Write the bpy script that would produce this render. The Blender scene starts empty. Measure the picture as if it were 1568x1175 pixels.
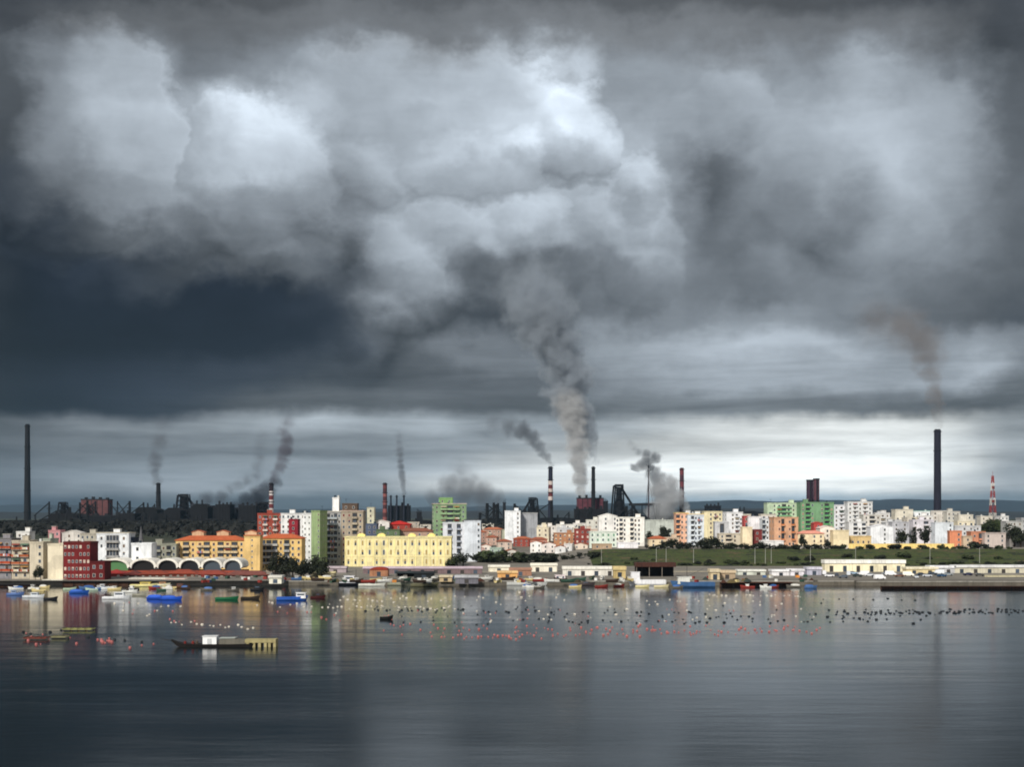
import bpy, bmesh, math, random
from math import radians, sin, cos, pi, atan, atan2, hypot
from mathutils import Vector, Matrix, noise as mnoise
random.seed(7)
SC = bpy.context.scene
COL = SC.collection

# ------------------------------------------------------------------ camera
F, CX, VH, H = 2154.0, 784.0, 790.0, 30.0      # focal length in photo pixels, centre column, horizon row, eye height
cam = bpy.data.cameras.new('camera')
cam.sensor_width = 36.0
cam.lens = F / 1568.0 * 36.0
cam.shift_y = (VH - 587.5) / 1568.0
cam.clip_start, cam.clip_end = 1.0, 60000.0
camo = bpy.data.objects.new('camera', cam)
camo.location = (0, 0, H)
camo.rotation_euler = (radians(90), 0, 0)
COL.objects.link(camo)
SC.camera = camo

def X(u, D): return (u - CX) / F * D
def Z(v, D): return H - (v - VH) / F * D
def DW(v, z=0.0): return (H - z) * F / (v - VH)       # distance of a point of height z seen on row v

SC.view_settings.view_transform = 'Standard'
SC.view_settings.look = 'None'
SC.view_settings.exposure = 0.0
SC.view_settings.gamma = 1.0
SC.cycles.use_denoising = True
SC.cycles.filter_width = 1.9
SC.cycles.max_bounces = 8
SC.cycles.diffuse_bounces = 2
SC.cycles.glossy_bounces = 3
SC.cycles.transparent_max_bounces = 12
SC.cycles.volume_bounces = 1
SC.cycles.volume_step_rate = 1.0
SC.cycles.volume_max_steps = 256
SC.cycles.sample_clamp_indirect = 6.0

def lin(c):
    c = c / 255.0
    return c / 12.92 if c <= 0.04045 else ((c + 0.055) / 1.055) ** 2.4
def srgb(r, g, b): return (lin(r), lin(g), lin(b), 1.0)

# ------------------------------------------------------------------ node helper
class NT:
    def __init__(s, tree):
        s.t = tree
        tree.nodes.clear()
    def n(s, typ, props=None, **inp):
        nd = s.t.nodes.new(typ)
        for k, v in (props or {}).items(): setattr(nd, k, v)
        for k, v in inp.items():
            sock = nd.inputs[int(k[1:])] if k[0] == 'i' and k[1:].isdigit() else nd.inputs[k.replace('_', ' ')]
            s.put(sock, v)
        return nd
    def put(s, sock, v):
        if isinstance(v, bpy.types.NodeSocket): s.t.links.new(v, sock)
        elif isinstance(v, bpy.types.Node): s.t.links.new(v.outputs[0], sock)
        else: sock.default_value = v
    def m(s, op, a, b=0.0, c=0.0, clamp=False):
        return s.n('ShaderNodeMath', {'operation': op, 'use_clamp': clamp}, i0=a, i1=b, i2=c).outputs[0]
    def v(s, op, a, b=(0, 0, 0)):
        nd = s.n('ShaderNodeVectorMath', {'operation': op}, i0=a)
        if op == 'SCALE': s.put(nd.inputs[3], b)
        else: s.put(nd.inputs[1], b)
        return nd.outputs[1] if op in ('DOT_PRODUCT', 'LENGTH', 'DISTANCE') else nd.outputs[0]
    def mr(s, x, a, b, c, d, kind='LINEAR'):
        return s.n('ShaderNodeMapRange', {'interpolation_type': kind, 'clamp': True}, i0=x, i1=a, i2=b, i3=c, i4=d).outputs[0]
    def mix(s, f, a, b, blend='MIX'):
        nd = s.t.nodes.new('ShaderNodeMix'); nd.data_type = 'RGBA'; nd.blend_type = blend
        s.put(nd.inputs[0], f); s.put(nd.inputs[6], a); s.put(nd.inputs[7], b)
        return nd.outputs[2]
    def ramp(s, x, stops, interp='LINEAR'):
        nd = s.t.nodes.new('ShaderNodeValToRGB')
        cr = nd.color_ramp; cr.interpolation = interp
        stops = sorted(stops, key=lambda q: q[0])
        cr.elements[0].position, cr.elements[0].color = stops[0]
        cr.elements[1].position, cr.elements[1].color = stops[-1]
        for p, c in stops[1:-1]:
            cr.elements.new(p).color = c
        s.put(nd.inputs[0], x)
        return nd.outputs[0]
    def noise(s, vec, scale, detail=4.0, rough=0.55, dist=0.0):
        return s.n('ShaderNodeTexNoise', None, Vector=vec, Scale=scale, Detail=detail, Roughness=rough, Distortion=dist)
# ------------------------------------------------------------------ sky: a storm sky of layered cloud over the Nishita sky
SUN_EL, SUN_AZ = 34.0, 205.0          # the sun stands behind the camera, to its left
W = bpy.data.worlds.new("World")
SC.world = W
W.use_nodes = True
try:
    W.cycles.sampling_method = 'MANUAL'; W.cycles.sample_map_resolution = 512
except Exception: pass
w = NT(W.node_tree)
tc = w.n('ShaderNodeTexCoord')
d = tc.outputs['Generated']
sx = w.n('ShaderNodeSeparateXYZ', None, i0=d)
az = w.m('ARCTAN2', sx.outputs[0], sx.outputs[1])
el = w.m('ARCSINE', sx.outputs[2])
U = w.m('MULTIPLY', az, F)            # bearing and height of a point of the sky, 2154 to the radian
V = w.m('MULTIPLY', el, F)
def sky_pt(u, v):
    return atan((u - CX) / F) * F, atan((VH - v) / hypot(F, u - CX)) * F

# slow turbulence that bends every cloud outline
ds = w.v('MULTIPLY', d, (1.0, 1.0, 1.35))
n1 = w.noise(ds, 5.0, 3.0, 0.5)
n2 = w.noise(w.v('ADD', ds, (3.1, 1.7, 0.4)), 19.0, 7.0, 0.58)
half = (0.5, 0.5, 0.5)
w1 = w.v('SCALE', w.v('SUBTRACT', n1.outputs['Color'], half), 150.0)
w2 = w.v('SCALE', w.v('SUBTRACT', n2.outputs['Color'], half), 125.0)
calm = w.mr(V, 60.0, 330.0, 0.13, 1.0, 'SMOOTHSTEP')
wps = w.n('ShaderNodeSeparateXYZ', None, i0=w.v('ADD', w1, w2))
Uw = w.m('MULTIPLY_ADD', wps.outputs[0], w.m('MULTIPLY_ADD', calm, 0.5, 0.5), U)
Vw = w.m('MULTIPLY_ADD', wps.outputs[1], calm, V)
P = w.n('ShaderNodeCombineXYZ', None, i0=Uw, i1=Vw).outputs[0]
wps2 = w.v('SCALE', w.v('ADD', w.v('SCALE', w1, 0.34), w.v('SCALE', w2, 0.80)), calm)
Pf = w.v('ADD', w.n('ShaderNodeCombineXYZ', None, i0=U, i1=V).outputs[0], wps2)

def tint(g, v):
    if v <= 60: k = (0.97, 1.0, 1.03)
    elif v < 600: k = (0.955, 1.0, 1.045)
    elif v < 760: k = (0.985, 1.0, 0.995) if g > 175 else (0.95, 0.995, 1.03)
    else: k = (0.90, 1.0, 1.06)
    if g < 80:
        t = min(1, (80 - g) / 45); k = tuple(a + (b - a) * t for a, b in zip(k, (0.80, 0.97, 1.28)))
    return srgb(*(min(255, g * q) for q in k))

ROWS = {   # cloud brightness along bands of the sky: (bearing, level)
 -330: [(0, 120), (784, 125), (1568, 120)],
 -60: [(0, 78), (300, 88), (784, 96), (1200, 90), (1568, 74)],
 10: [(0, 68), (200, 80), (500, 94), (784, 100), (1000, 95), (1300, 86), (1500, 76), (1568, 68)],
 60: [(0, 74), (100, 92), (200, 108), (300, 106), (500, 116), (784, 118), (1000, 127), (1200, 116), (1400, 112), (1500, 92), (1550, 72)],
 130: [(0, 88), (60, 122), (150, 152), (215, 150), (270, 126), (400, 140), (500, 155), (650, 160), (784, 172), (870, 202), (920, 190), (965, 146), (1060, 150), (1150, 160), (1250, 142), (1350, 157), (1450, 142), (1550, 92)],
 200: [(0, 88), (60, 135), (150, 166), (240, 168), (285, 160), (310, 184), (370, 204), (450, 190), (520, 166), (600, 170), (700, 182), (800, 203), (880, 216), (930, 205), (960, 165), (1080, 152), (1200, 162), (1350, 172), (1450, 155), (1550, 96)],
 270: [(0, 80), (80, 140), (160, 162), (250, 166), (350, 182), (450, 174), (520, 160), (650, 172), (800, 178), (900, 174), (975, 182), (1040, 148), (1085, 112), (1150, 145), (1250, 156), (1370, 173), (1450, 156), (1550, 100)],
 330: [(0, 62), (80, 112), (150, 136), (220, 146), (350, 153), (480, 143), (535, 128), (570, 146), (700, 166), (800, 172), (900, 167), (1000, 163), (1050, 118), (1110, 122), (1200, 132), (1270, 125), (1350, 162), (1450, 150), (1550, 96)],
 380: [(0, 32), (80, 66), (150, 95), (250, 112), (350, 126), (450, 134), (505, 100), (535, 88), (570, 148), (650, 160), (750, 156), (850, 152), (1000, 154), (1050, 124), (1130, 108), (1200, 136), (1250, 108), (1320, 150), (1450, 134), (1550, 88)],
 430: [(0, 25), (80, 40), (150, 52), (250, 74), (330, 96), (400, 96), (480, 110), (530, 72), (570, 130), (640, 148), (720, 112), (780, 92), (850, 108), (950, 122), (1020, 134), (1065, 114), (1150, 116), (1250, 130), (1400, 124), (1550, 80)],
 480: [(0, 24), (100, 37), (200, 34), (300, 38), (400, 43), (505, 48), (550, 118), (620, 130), (680, 90), (760, 74), (850, 84), (950, 117), (1050, 132), (1150, 142), (1250, 140), (1350, 118), (1420, 103), (1500, 94), (1560, 72)],
 530: [(0, 24), (150, 36), (300, 40), (430, 34), (510, 52), (580, 90), (650, 108), (720, 122), (780, 116), (870, 120), (940, 150), (1100, 172), (1200, 167), (1300, 162), (1390, 130), (1450, 160), (1550, 128)],
 580: [(0, 26), (150, 44), (300, 60), (400, 65), (500, 70), (600, 84), (700, 96), (800, 100), (900, 112), (1000, 142), (1100, 152), (1200, 162), (1300, 152), (1400, 150), (1500, 166), (1560, 132)],
 622: [(0, 18), (100, 33), (200, 54), (300, 68), (350, 80), (450, 94), (560, 92), (650, 108), (750, 86), (900, 105), (1000, 115), (1100, 128), (1200, 122), (1300, 108), (1430, 102), (1540, 108)],
 650: [(0, 88), (100, 123), (250, 128), (400, 160), (500, 162), (600, 150), (700, 171), (800, 147), (950, 164), (1100, 184), (1250, 212), (1350, 216), (1450, 208), (1550, 138)],
 680: [(0, 86), (100, 116), (250, 123), (400, 135), (550, 128), (700, 144), (800, 151), (950, 184), (1100, 204), (1200, 218), (1400, 226), (1550, 142)],
 715: [(0, 101), (100, 128), (250, 135), (400, 139), (550, 137), (700, 173), (800, 203), (950, 231), (1050, 236), (1250, 246), (1400, 244), (1500, 200), (1560, 150)],
 745: [(0, 103), (100, 141), (250, 150), (400, 148), (550, 157), (680, 187), (800, 216), (950, 227), (1050, 230), (1200, 236), (1400, 230), (1550, 146)],
 768: [(0, 70), (200, 92), (450, 108), (600, 110), (750, 116), (850, 136), (1000, 162), (1100, 168), (1200, 164), (1400, 160), (1550, 112)],
 800: [(0, 58), (450, 92), (784, 112), (1100, 130), (1568, 96)],
}
R0, R1 = -1500.0, 1500.0
un = w.mr(Uw, R0, R1, 0.0, 1.0)
acc = None; prev = None
for v in sorted(ROWS, reverse=True):
    stops = []
    for u, g in ROWS[v]:
        su, _ = sky_pt(u, v); stops.append(((su - R0) / (R1 - R0), tint(g, v)))
    side = 118 if v < 640 else 150
    stops += [(0.0, tint(side * 0.8, v)), (0.12, tint(side * 0.75, v)), (1.0, tint(side, v)), (0.88, tint(side * 0.9, v))]
    row = w.ramp(un, stops, 'B_SPLINE' if v not in (200, 130, 270) else 'EASE')
    h = sky_pt(784, v)[1]
    acc = row if acc is None else w.mix(w.mr(Vw, prev, h, 0.0, 1.0, 'SMOOTHSTEP'), acc, row)
    prev = h
# cumulus billows: overlapping domes (u, v, rx, ry, height) lit from above and the right
DOMES = [
 (120, 205, 150, 160, 1.70), (180, 128, 72, 62, 0.76), (62, 160, 72, 72, 0.74), (212, 215, 60, 82, 0.79), (100, 290, 110, 72, 0.87),
 (395, 265, 122, 112, 1.42), (348, 205, 62, 52, 0.74), (432, 220, 66, 62, 0.84), (462, 300, 60, 82, 0.81), (330, 330, 90, 62, 0.78), (440, 390, 84, 52, 0.65), (260, 360, 84, 52, 0.62),
 (650, 160, 240, 92, 1.02), (560, 240, 92, 72, 0.67), (720, 230, 132, 72, 0.84), (872, 195, 80, 76, 1.08), (800, 215, 82, 56, 0.83),
 (975, 290, 50, 58, 0.74), (1000, 350, 47, 45, 0.50), (985, 410, 66, 60, 0.59), (930, 340, 62, 52, 0.55),
 (810, 350, 62, 52, 0.61), (740, 375, 62, 50, 0.57), (870, 390, 62, 52, 0.52), (620, 395, 64, 68, 0.72), (682, 345, 60, 46, 0.54), (600, 475, 54, 44, 0.48), (662, 450, 62, 42, 0.47), (560, 525, 42, 32, 0.30),
 (1125, 175, 82, 68, 0.43), (1060, 200, 52, 62, 0.29), (1330, 245, 185, 145, 0.73), (1400, 190, 84, 74, 0.43), (1370, 300, 74, 74, 0.43), (1180, 405, 60, 48, 0.30), (1225, 390, 36, 40, 0.24), (1150, 255, 62, 52, 0.29), (1280, 200, 74, 64, 0.37), (1460, 400, 84, 84, 0.35),
 (1500, 572, 62, 40, 0.26),
]
def relief(vec):
    h = None
    for u, v, rx, ry, k in DOMES:
        cu, cv = sky_pt(u, v)
        q = w.n('ShaderNodeMapping', {'vector_type': 'TEXTURE'}, i0=vec, i1=(cu, cv, 0), i3=(rx * 1.04, ry * 1.04, 1000.0)).outputs[0]
        g = w.m('MULTIPLY', w.m('POWER', w.n('ShaderNodeTexGradient', {'gradient_type': 'SPHERICAL'}, i0=q).outputs['Fac'], 0.62), k)
        h = g if h is None else w.m('SMOOTH_MAX', h, g, 0.05)
    return h
LD = (0.47, 0.88, 0.0)
Pf = w.v('ADD', Pf, w.v('SCALE', w.v('SUBTRACT', w.noise(w.v('ADD', ds, (1.3, 5.1, 2.2)), 62.0, 4.0, 0.6).outputs['Color'], half), w.m('MULTIPLY', calm, 26.0)))
h0 = relief(Pf)
h1 = relief(w.v('ADD', Pf, tuple(c * 20.0 for c in LD)))
shade = w.m('SUBTRACT', h0, h1)
edge = w.m('MULTIPLY', w.mr(shade, -0.40, 0.50, -0.20, 0.25), 0.82)
# broad soft patches: (u, v, rx, ry, tilt in degrees, gain)
PATCH = [
 (790, 478, 120, 44, 0, -.34), (665, 512, 105, 27, 32, -.36), (592, 560, 70, 26, 38, -.26), (618, 470, 100, 34, 42, .26), (562, 528, 70, 30, 52, .24),
 (532, 405, 30, 66, -12, -.40), (720, 545, 120, 40, 0, .14), (1085, 305, 42, 95, 8, -.30), (1252, 372, 52, 34, 20, -.26), (1135, 372, 80, 50, 0, -.16),
 (1180, 512, 170, 36, 0, .16), (1095, 488, 70, 18, 12, .18), (1285, 530, 70, 26, 0, .14), (1505, 572, 70, 36, 15, .22), (1330, 468, 60, 16, -28, -.16),
 (1100, 602, 280, 16, 2, -.12), (1400, 626, 230, 13, 0, -.22), (470, 645, 130, 16, 3, .24), (700, 660, 110, 26, 4, .16), (765, 664, 80, 30, -20, -.24),
 (300, 692, 330, 10, 0, -.12), (610, 695, 260, 13, 0, -.14), (130, 655, 220, 8, 0, .16), (1250, 652, 260, 10, 0, .14), (1100, 690, 240, 9, 3, -.10), (1330, 690, 200, 8, 4, -.08), (1150, 730, 420, 34, 0, .12), (300, 725, 330, 30, 0, .14), (680, 735, 160, 28, 0, .12),
 (872, 190, 95, 80, 0, -.02), (390, 225, 110, 75, 0, .03), (985, 390, 85, 70, 0, .17), (640, 400, 80, 64, 0, .17), (790, 350, 150, 60, 0, .15), (650, 230, 200, 90, 0, .08), (1320, 220, 130, 110, 0, .08), (1380, 300, 90, 120, 0, .08), (230, 510, 400, 72, 0, -.34), (300, 75, 170, 50, 10, -.14), (300, 120, 50, 40, 0, -.10), (1530, 60, 70, 60, 0, -.3), (20, 30, 120, 60, 0, -.2), (20, 480, 90, 200, 0, -.25), (300, 430, 90, 30, 20, -.1),
 (200, 575, 200, 18, 0, .12), (380, 560, 140, 16, 0, .14), (700, 600, 120, 14, 0, .08),
]
for u, v, rx, ry, rot, k in PATCH:
    cu, cv = sky_pt(u, v)
    q = w.n('ShaderNodeMapping', {'vector_type': 'TEXTURE'}, i0=P if v > 440 else Pf, i1=(cu, cv, 0), i2=(0, 0, radians(rot)), i3=(rx * 1.35, ry * 1.35, 1000.0)).outputs[0]
    g = w.n('ShaderNodeTexGradient', {'gradient_type': 'QUADRATIC_SPHERE'}, i0=q).outputs['Fac']
    edge = w.m('MULTIPLY_ADD', g, k / 2.0, edge)
# fine mottling and, low down, long streaks of stratus
n3 = w.noise(w.v('ADD', ds, (7.7, 0.3, 2.0)), 34.0, 8.0, 0.6, 0.3).outputs['Fac']
strk = w.noise(w.v('MULTIPLY', d, (3.0, 3.0, 34.0)), 2.6, 6.0, 0.6, 0.4).outputs['Fac']
low = w.mr(V, 150.0, 330.0, 1.0, 0.15, 'SMOOTHSTEP')
mott = w.m('MULTIPLY', w.m('SUBTRACT', n3, 0.5), w.m('MULTIPLY_ADD', calm, 0.34, 0.05))
strv = w.m('MULTIPLY', w.m('SUBTRACT', strk, 0.5), w.m('MULTIPLY', low, 1.25))
gain = w.m('ADD', w.m('ADD', w.m('MULTIPLY', edge, 2.4), mott), w.m('ADD', strv, 1.0))
gain = w.m('MAXIMUM', gain, 0.2)
cloud = w.v('SCALE', acc, gain)
cloud = w.n('ShaderNodeGamma', None, i0=cloud, i1=1.16).outputs[0]
cloud = w.v('SCALE', cloud, 1.36)
# the unseen sky behind the viewer is brightened as added fill light
behind = w.mr(sx.outputs[1], 0.55, -0.3, 0.0, 1.0, 'SMOOTHSTEP')
cloud = w.mix(behind, cloud, w.v('SCALE', (0.42, 0.44, 0.47), w.m('MULTIPLY_ADD', n1.outputs['Fac'], 1.2, 0.4)))
nish = w.n('ShaderNodeTexSky', {'sky_type': 'NISHITA', 'sun_disc': False, 'sun_elevation': radians(SUN_EL), 'sun_rotation': radians(SUN_AZ)})
b1 = w.n('ShaderNodeBackground', None, Color=nish.outputs[0], Strength=0.06)
b2 = w.n('ShaderNodeBackground', None, Color=cloud, Strength=1.0)
ms = w.n('ShaderNodeMixShader', None, i0=0.975, i1=b1, i2=b2)
out = w.n('ShaderNodeOutputWorld', None, Surface=ms)

sun = bpy.data.lights.new('sun', 'SUN')
sun.energy = 3.8; sun.angle = radians(8); sun.color = (1.0, 0.95, 0.86)
suno = bpy.data.objects.new('sun', sun)
sd = Vector((sin(radians(SUN_AZ)) * cos(radians(SUN_EL)), cos(radians(SUN_AZ)) * cos(radians(SUN_EL)), sin(radians(SUN_EL))))
suno.rotation_euler = sd.to_track_quat('Z', 'Y').to_euler()
suno.location = (0, -50, 200)
COL.objects.link(suno)
# ------------------------------------------------------------------ things, parts, meshes, materials
def tag(o, label=None, cat=None, group=None, kind=None):
    if label: o['label'] = label
    if cat: o['category'] = cat
    if group: o['group'] = group
    if kind: o['kind'] = kind
    return o
def thing(name, label, cat, loc=(0, 0, 0), rz=0.0, group=None):
    o = bpy.data.objects.new(name, None)
    o.empty_display_size = 1.0
    o.location = loc; o.rotation_euler = (0, 0, rz)
    COL.objects.link(o)
    return tag(o, label, cat, group)
def part(name, mesh, parent=None, loc=(0, 0, 0), rz=0.0, label=None, scale=None):
    o = bpy.data.objects.new(name, mesh)
    o.location = loc; o.rotation_euler = (0, 0, rz)
    if scale: o.scale = scale
    if parent is not None: o.parent = parent
    COL.objects.link(o)
    if label: o['label'] = label
    return o
def kids(o): return [c for c in bpy.data.objects if c.parent == o]
def dup(root, loc, rz=0.0, scale=1.0, label=None, group=None, ch=None):
    r = root.copy(); COL.objects.link(r)
    r.location = loc; r.rotation_euler = (0, 0, rz); r.scale = (scale,) * 3 if not isinstance(scale, tuple) else scale
    if label: r['label'] = label
    if group: r['group'] = group
    for c in (ch if ch is not None else kids(root)):
        k = c.copy(); COL.objects.link(k); k.parent = r
    return r

class MB:
    def __init__(s): s.v, s.f, s.i, s.mats = [], [], [], []
    def mi(s, m):
        if m not in s.mats: s.mats.append(m)
        return s.mats.index(m)
    def add(s, vs, fs, m):
        b = len(s.v); s.v += [tuple(q) for q in vs]
        k = s.mi(m)
        for f in fs: s.f.append(tuple(b + q for q in f)); s.i.append(k)
        return s
    def box(s, x0, x1, y0, y1, z0, z1, m):
        vs = [(x0, y0, z0), (x1, y0, z0), (x1, y1, z0), (x0, y1, z0), (x0, y0, z1), (x1, y0, z1), (x1, y1, z1), (x0, y1, z1)]
        return s.add(vs, [(0, 3, 2, 1), (4, 5, 6, 7), (0, 1, 5, 4), (1, 2, 6, 5), (2, 3, 7, 6), (3, 0, 4, 7)], m)
    def poly(s, pts, y0, y1, m):                     # outline in x,z pushed from y0 to y1
        n = len(pts)
        vs = [(x, y0, z) for x, z in pts] + [(x, y1, z) for x, z in pts]
        fs = [tuple(range(n)), tuple(range(2 * n - 1, n - 1, -1))] + [(k, n + k, n + (k + 1) % n, (k + 1) % n) for k in range(n)]
        return s.add(vs, fs, m)
    def cyl(s, x, y, z0, z1, r0, r1, m, n=12, cap=True):
        vs = [(x + r0 * cos(2 * pi * k / n), y + r0 * sin(2 * pi * k / n), z0) for k in range(n)] + [(x + r1 * cos(2 * pi * k / n), y + r1 * sin(2 * pi * k / n), z1) for k in range(n)]
        fs = [(k, (k + 1) % n, n + (k + 1) % n, n + k) for k in range(n)]
        if cap: fs += [tuple(range(n - 1, -1, -1)), tuple(range(n, 2 * n))]
        return s.add(vs, fs, m)
    def bar(s, a, b, r, m, n=6):
        a, b = Vector(a), Vector(b); t = (b - a).normalized()
        p = t.orthogonal().normalized(); q = t.cross(p)
        vs = [c + p * (r * cos(2 * pi * k / n)) + q * (r * sin(2 * pi * k / n)) for c in (a, b) for k in range(n)]
        fs = [(k, (k + 1) % n, n + (k + 1) % n, n + k) for k in range(n)] + [tuple(range(n - 1, -1, -1)), tuple(range(n, 2 * n))]
        return s.add(vs, fs, m)
    def loft(s, rings, m, caps=True):
        n = len(rings[0]); b = []
        vs = [p for r in rings for p in r]
        fs = [(j * n + k, j * n + (k + 1) % n, (j + 1) * n + (k + 1) % n, (j + 1) * n + k) for j in range(len(rings) - 1) for k in range(n)]
        if caps: fs += [tuple(range(n - 1, -1, -1)), tuple(range((len(rings) - 1) * n, len(rings) * n))]
        return s.add(vs, fs, m)
    def mesh(s, name, smooth=False):
        me = bpy.data.meshes.new(name)
        me.from_pydata(s.v, [], s.f)
        for m in s.mats: me.materials.append(m)
        me.polygons.foreach_set('material_index', s.i)
        if smooth: me.polygons.foreach_set('use_smooth', [True] * len(s.f))
        me.update()
        return me

_mats = {}
def mat(rgb, rough=0.8, var=0.24, scale=0.35, streak=0.34, metal=0.0, spec=0.3):
    """weathered surface: mottling plus rain streaks running down it"""
    key = (rgb, rough, var, scale, streak, metal)
    if key in _mats: return _mats[key]
    m = bpy.data.materials.new('surface'); m.use_nodes = True
    t = NT(m.node_tree)
    tc = t.n('ShaderNodeTexCoord'); oi = t.n('ShaderNodeObjectInfo')
    p = t.v('ADD', tc.outputs['Object'], t.v('SCALE', (37.0, 71.0, 13.0), oi.outputs['Random']))
    a = t.noise(p, scale, 5.0, 0.6).outputs['Fac']
    b = t.noise(t.v('MULTIPLY', p, (1.6, 1.6, 0.07)), 0.9, 4.0, 0.65).outputs['Fac']
    g = t.m('MULTIPLY_ADD', t.m('SUBTRACT', a, 0.5), 2.2 * var, 1.0)
    g = t.m('MULTIPLY', g, t.mr(b, 0.45, 0.75, 1.0, 1.0 - streak, 'SMOOTHSTEP'))
    pt = t.noise(t.v('ADD', t.v('SCALE', p, 0.16), (4.0, 9.0, 2.0)), 1.0, 2.0, 0.5).outputs['Fac']
    g = t.m('MULTIPLY', g, t.mr(pt, 0.53, 0.56, 1.0, 1.0 - streak * .45))        # repainted and damp patches
    base = t.v('SCALE', tuple(lin(c) for c in rgb), g)
    bs = t.n('ShaderNodeBsdfPrincipled', None, Base_Color=base, Roughness=rough, Metallic=metal)
    bs.inputs['Specular IOR Level'].default_value = spec
    t.n('ShaderNodeOutputMaterial', None, Surface=bs)
    _mats[key] = m
    return m
def tilemat(rgb):
    key = ('tile', rgb)
    if key in _mats: return _mats[key]
    m = bpy.data.materials.new('roof_tile'); m.use_nodes = True
    t = NT(m.node_tree)
    p = t.n('ShaderNodeTexCoord').outputs['Object']
    a = t.noise(p, 0.5, 6.0, 0.7).outputs['Fac']
    wv = t.n('ShaderNodeTexWave', {'bands_direction': 'X'}, Vector=p, Scale=1.6, Distortion=0.4).outputs['Fac']
    g = t.m('ADD', t.mr(a, 0.25, 0.75, 0.65, 1.3), t.m('MULTIPLY', wv, 0.12))
    bs = t.n('ShaderNodeBsdfPrincipled', None, Base_Color=t.v('SCALE', tuple(lin(c) for c in rgb), g), Roughness=0.9)
    t.n('ShaderNodeOutputMaterial', None, Surface=bs)
    _mats[key] = m
    return m
def glass(rgb=(26, 32, 38), rough=0.08):
    key = ('glass', rgb)
    if key in _mats: return _mats[key]
    m = bpy.data.materials.new('window_glass'); m.use_nodes = True
    t = NT(m.node_tree)
    oi = t.n('ShaderNodeObjectInfo')
    base = t.v('SCALE', tuple(lin(c) for c in rgb), t.mr(oi.outputs['Random'], 0, 1, 0.5, 2.6))
    bs = t.n('ShaderNodeBsdfPrincipled', None, Base_Color=base, Roughness=rough)
    t.n('ShaderNodeOutputMaterial', None, Surface=bs)
    _mats[key] = m
    return m

WHITE, CREAM, GREYW = (236, 236, 232), (240, 222, 178), (205, 208, 210)
M_FRAME = mat((225, 222, 212), 0.6, 0.05)
M_GLASS = glass((52, 60, 70))
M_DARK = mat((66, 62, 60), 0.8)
M_CONC = mat((150, 146, 138), 0.9)
M_SLAB = mat((190, 185, 175), 0.9)
M_IRON = mat((17, 18, 23), 0.7, 0.2, 0.1, 0.3)
M_BLACK = mat((10, 11, 13), 0.8, 0.2, 0.1)
M_TERRA = tilemat((176, 92, 58))

# ------------------------------------------------------------------ windows, balconies
_wm = {}
def window_mesh(w_, h_, kind, shut=(92, 70, 54)):
    key = (round(w_, 2), round(h_, 2), kind, shut)
    if key in _wm: return _wm[key]
    b = MB(); w, h = w_ / 2, h_ / 2
    f = 0.09
    b.box(-w, w, -0.05, 0.0, -h - 0.12, -h, M_SLAB)                  # sill
    b.box(-w, -w + f, -0.045, 0.0, -h + 0.002, h, M_FRAME); b.box(w - f, w, -0.045, 0.0, -h + 0.002, h, M_FRAME)
    b.box(-w + f + .002, w - f - .002, -0.045, 0.0, h - f, h, M_FRAME)
    sm = mat(shut, 0.7)
    zt = h - f - .002
    if kind == 'open': b.box(-w + f + .002, w - f - .002, -0.02, 0.0, -h + .002, zt, M_GLASS)
    elif kind == 'half':
        zm = -h + 1.1 * h
        b.box(-w + f + .002, w - f - .002, -0.02, 0.0, -h + .002, zm, M_GLASS)
        b.box(-w + f + .002, w - f - .002, -0.035, 0.0, zm + .002, zt, sm)
    else: b.box(-w + f + .002, w - f - .002, -0.035, 0.0, -h + .002, zt, sm)
    _wm[key] = b.mesh('window'); return _wm[key]
def balcony_mesh(w_, col):
    key = ('b', round(w_, 1), col)
    if key in _wm: return _wm[key]
    b = MB(); w = w_ / 2; m = mat(col, 0.8)
    b.box(-w, w, -1.25, 0.0, -0.15, 0.0, M_SLAB)
    b.box(-w, w, -1.27, -1.15, 0.004, 1.0, m)
    b.box(-w, -w + .1, -1.146, 0.0, 0.004, 1.0, m); b.box(w - .1, w, -1.146, 0.0, 0.004, 1.0, m)
    _wm[key] = b.mesh('balcony'); return _wm[key]
def awning_mesh(w_, col):
    key = ('a', round(w_, 1), col)
    if key in _wm: return _wm[key]
    b = MB(); w = w_ / 2
    b.loft([[(-w, 0, 0), (-w, -1.2, -.62), (-w, -1.2, -.7), (-w, 0, -.08)], [(w, 0, 0), (w, -1.2, -.62), (w, -1.2, -.7), (w, 0, -.08)]], mat(col, .8))
    _wm[key] = b.mesh('awning'); return _wm[key]
def laundry_mesh(k):
    key = ('d', k)
    if key in _wm: return _wm[key]
    b = MB(); r = random.Random(k)
    x = -1.2
    while x < 1.1:
        w = r.uniform(.35, .7); b.box(x, x + w, -1.36 - r.uniform(0, .04), -1.33, .15 - r.uniform(0, .3), .95, mat(r.choice([(236, 236, 236), (120, 150, 190), (200, 120, 110), (230, 220, 190)]), .9)); x += w + .08
    _wm[key] = b.mesh('laundry'); return _wm[key]
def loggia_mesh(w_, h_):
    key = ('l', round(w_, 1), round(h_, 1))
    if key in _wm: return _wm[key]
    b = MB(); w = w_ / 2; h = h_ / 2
    b.box(-w, w, -0.03, 0.0, -h, h, M_DARK)  # flat dark panel painted as the shade of a recess, behind the door panes
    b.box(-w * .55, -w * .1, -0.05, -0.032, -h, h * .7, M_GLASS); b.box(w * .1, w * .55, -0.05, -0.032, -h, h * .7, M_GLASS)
    _wm[key] = b.mesh('balcony_door'); return _wm[key]

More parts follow.
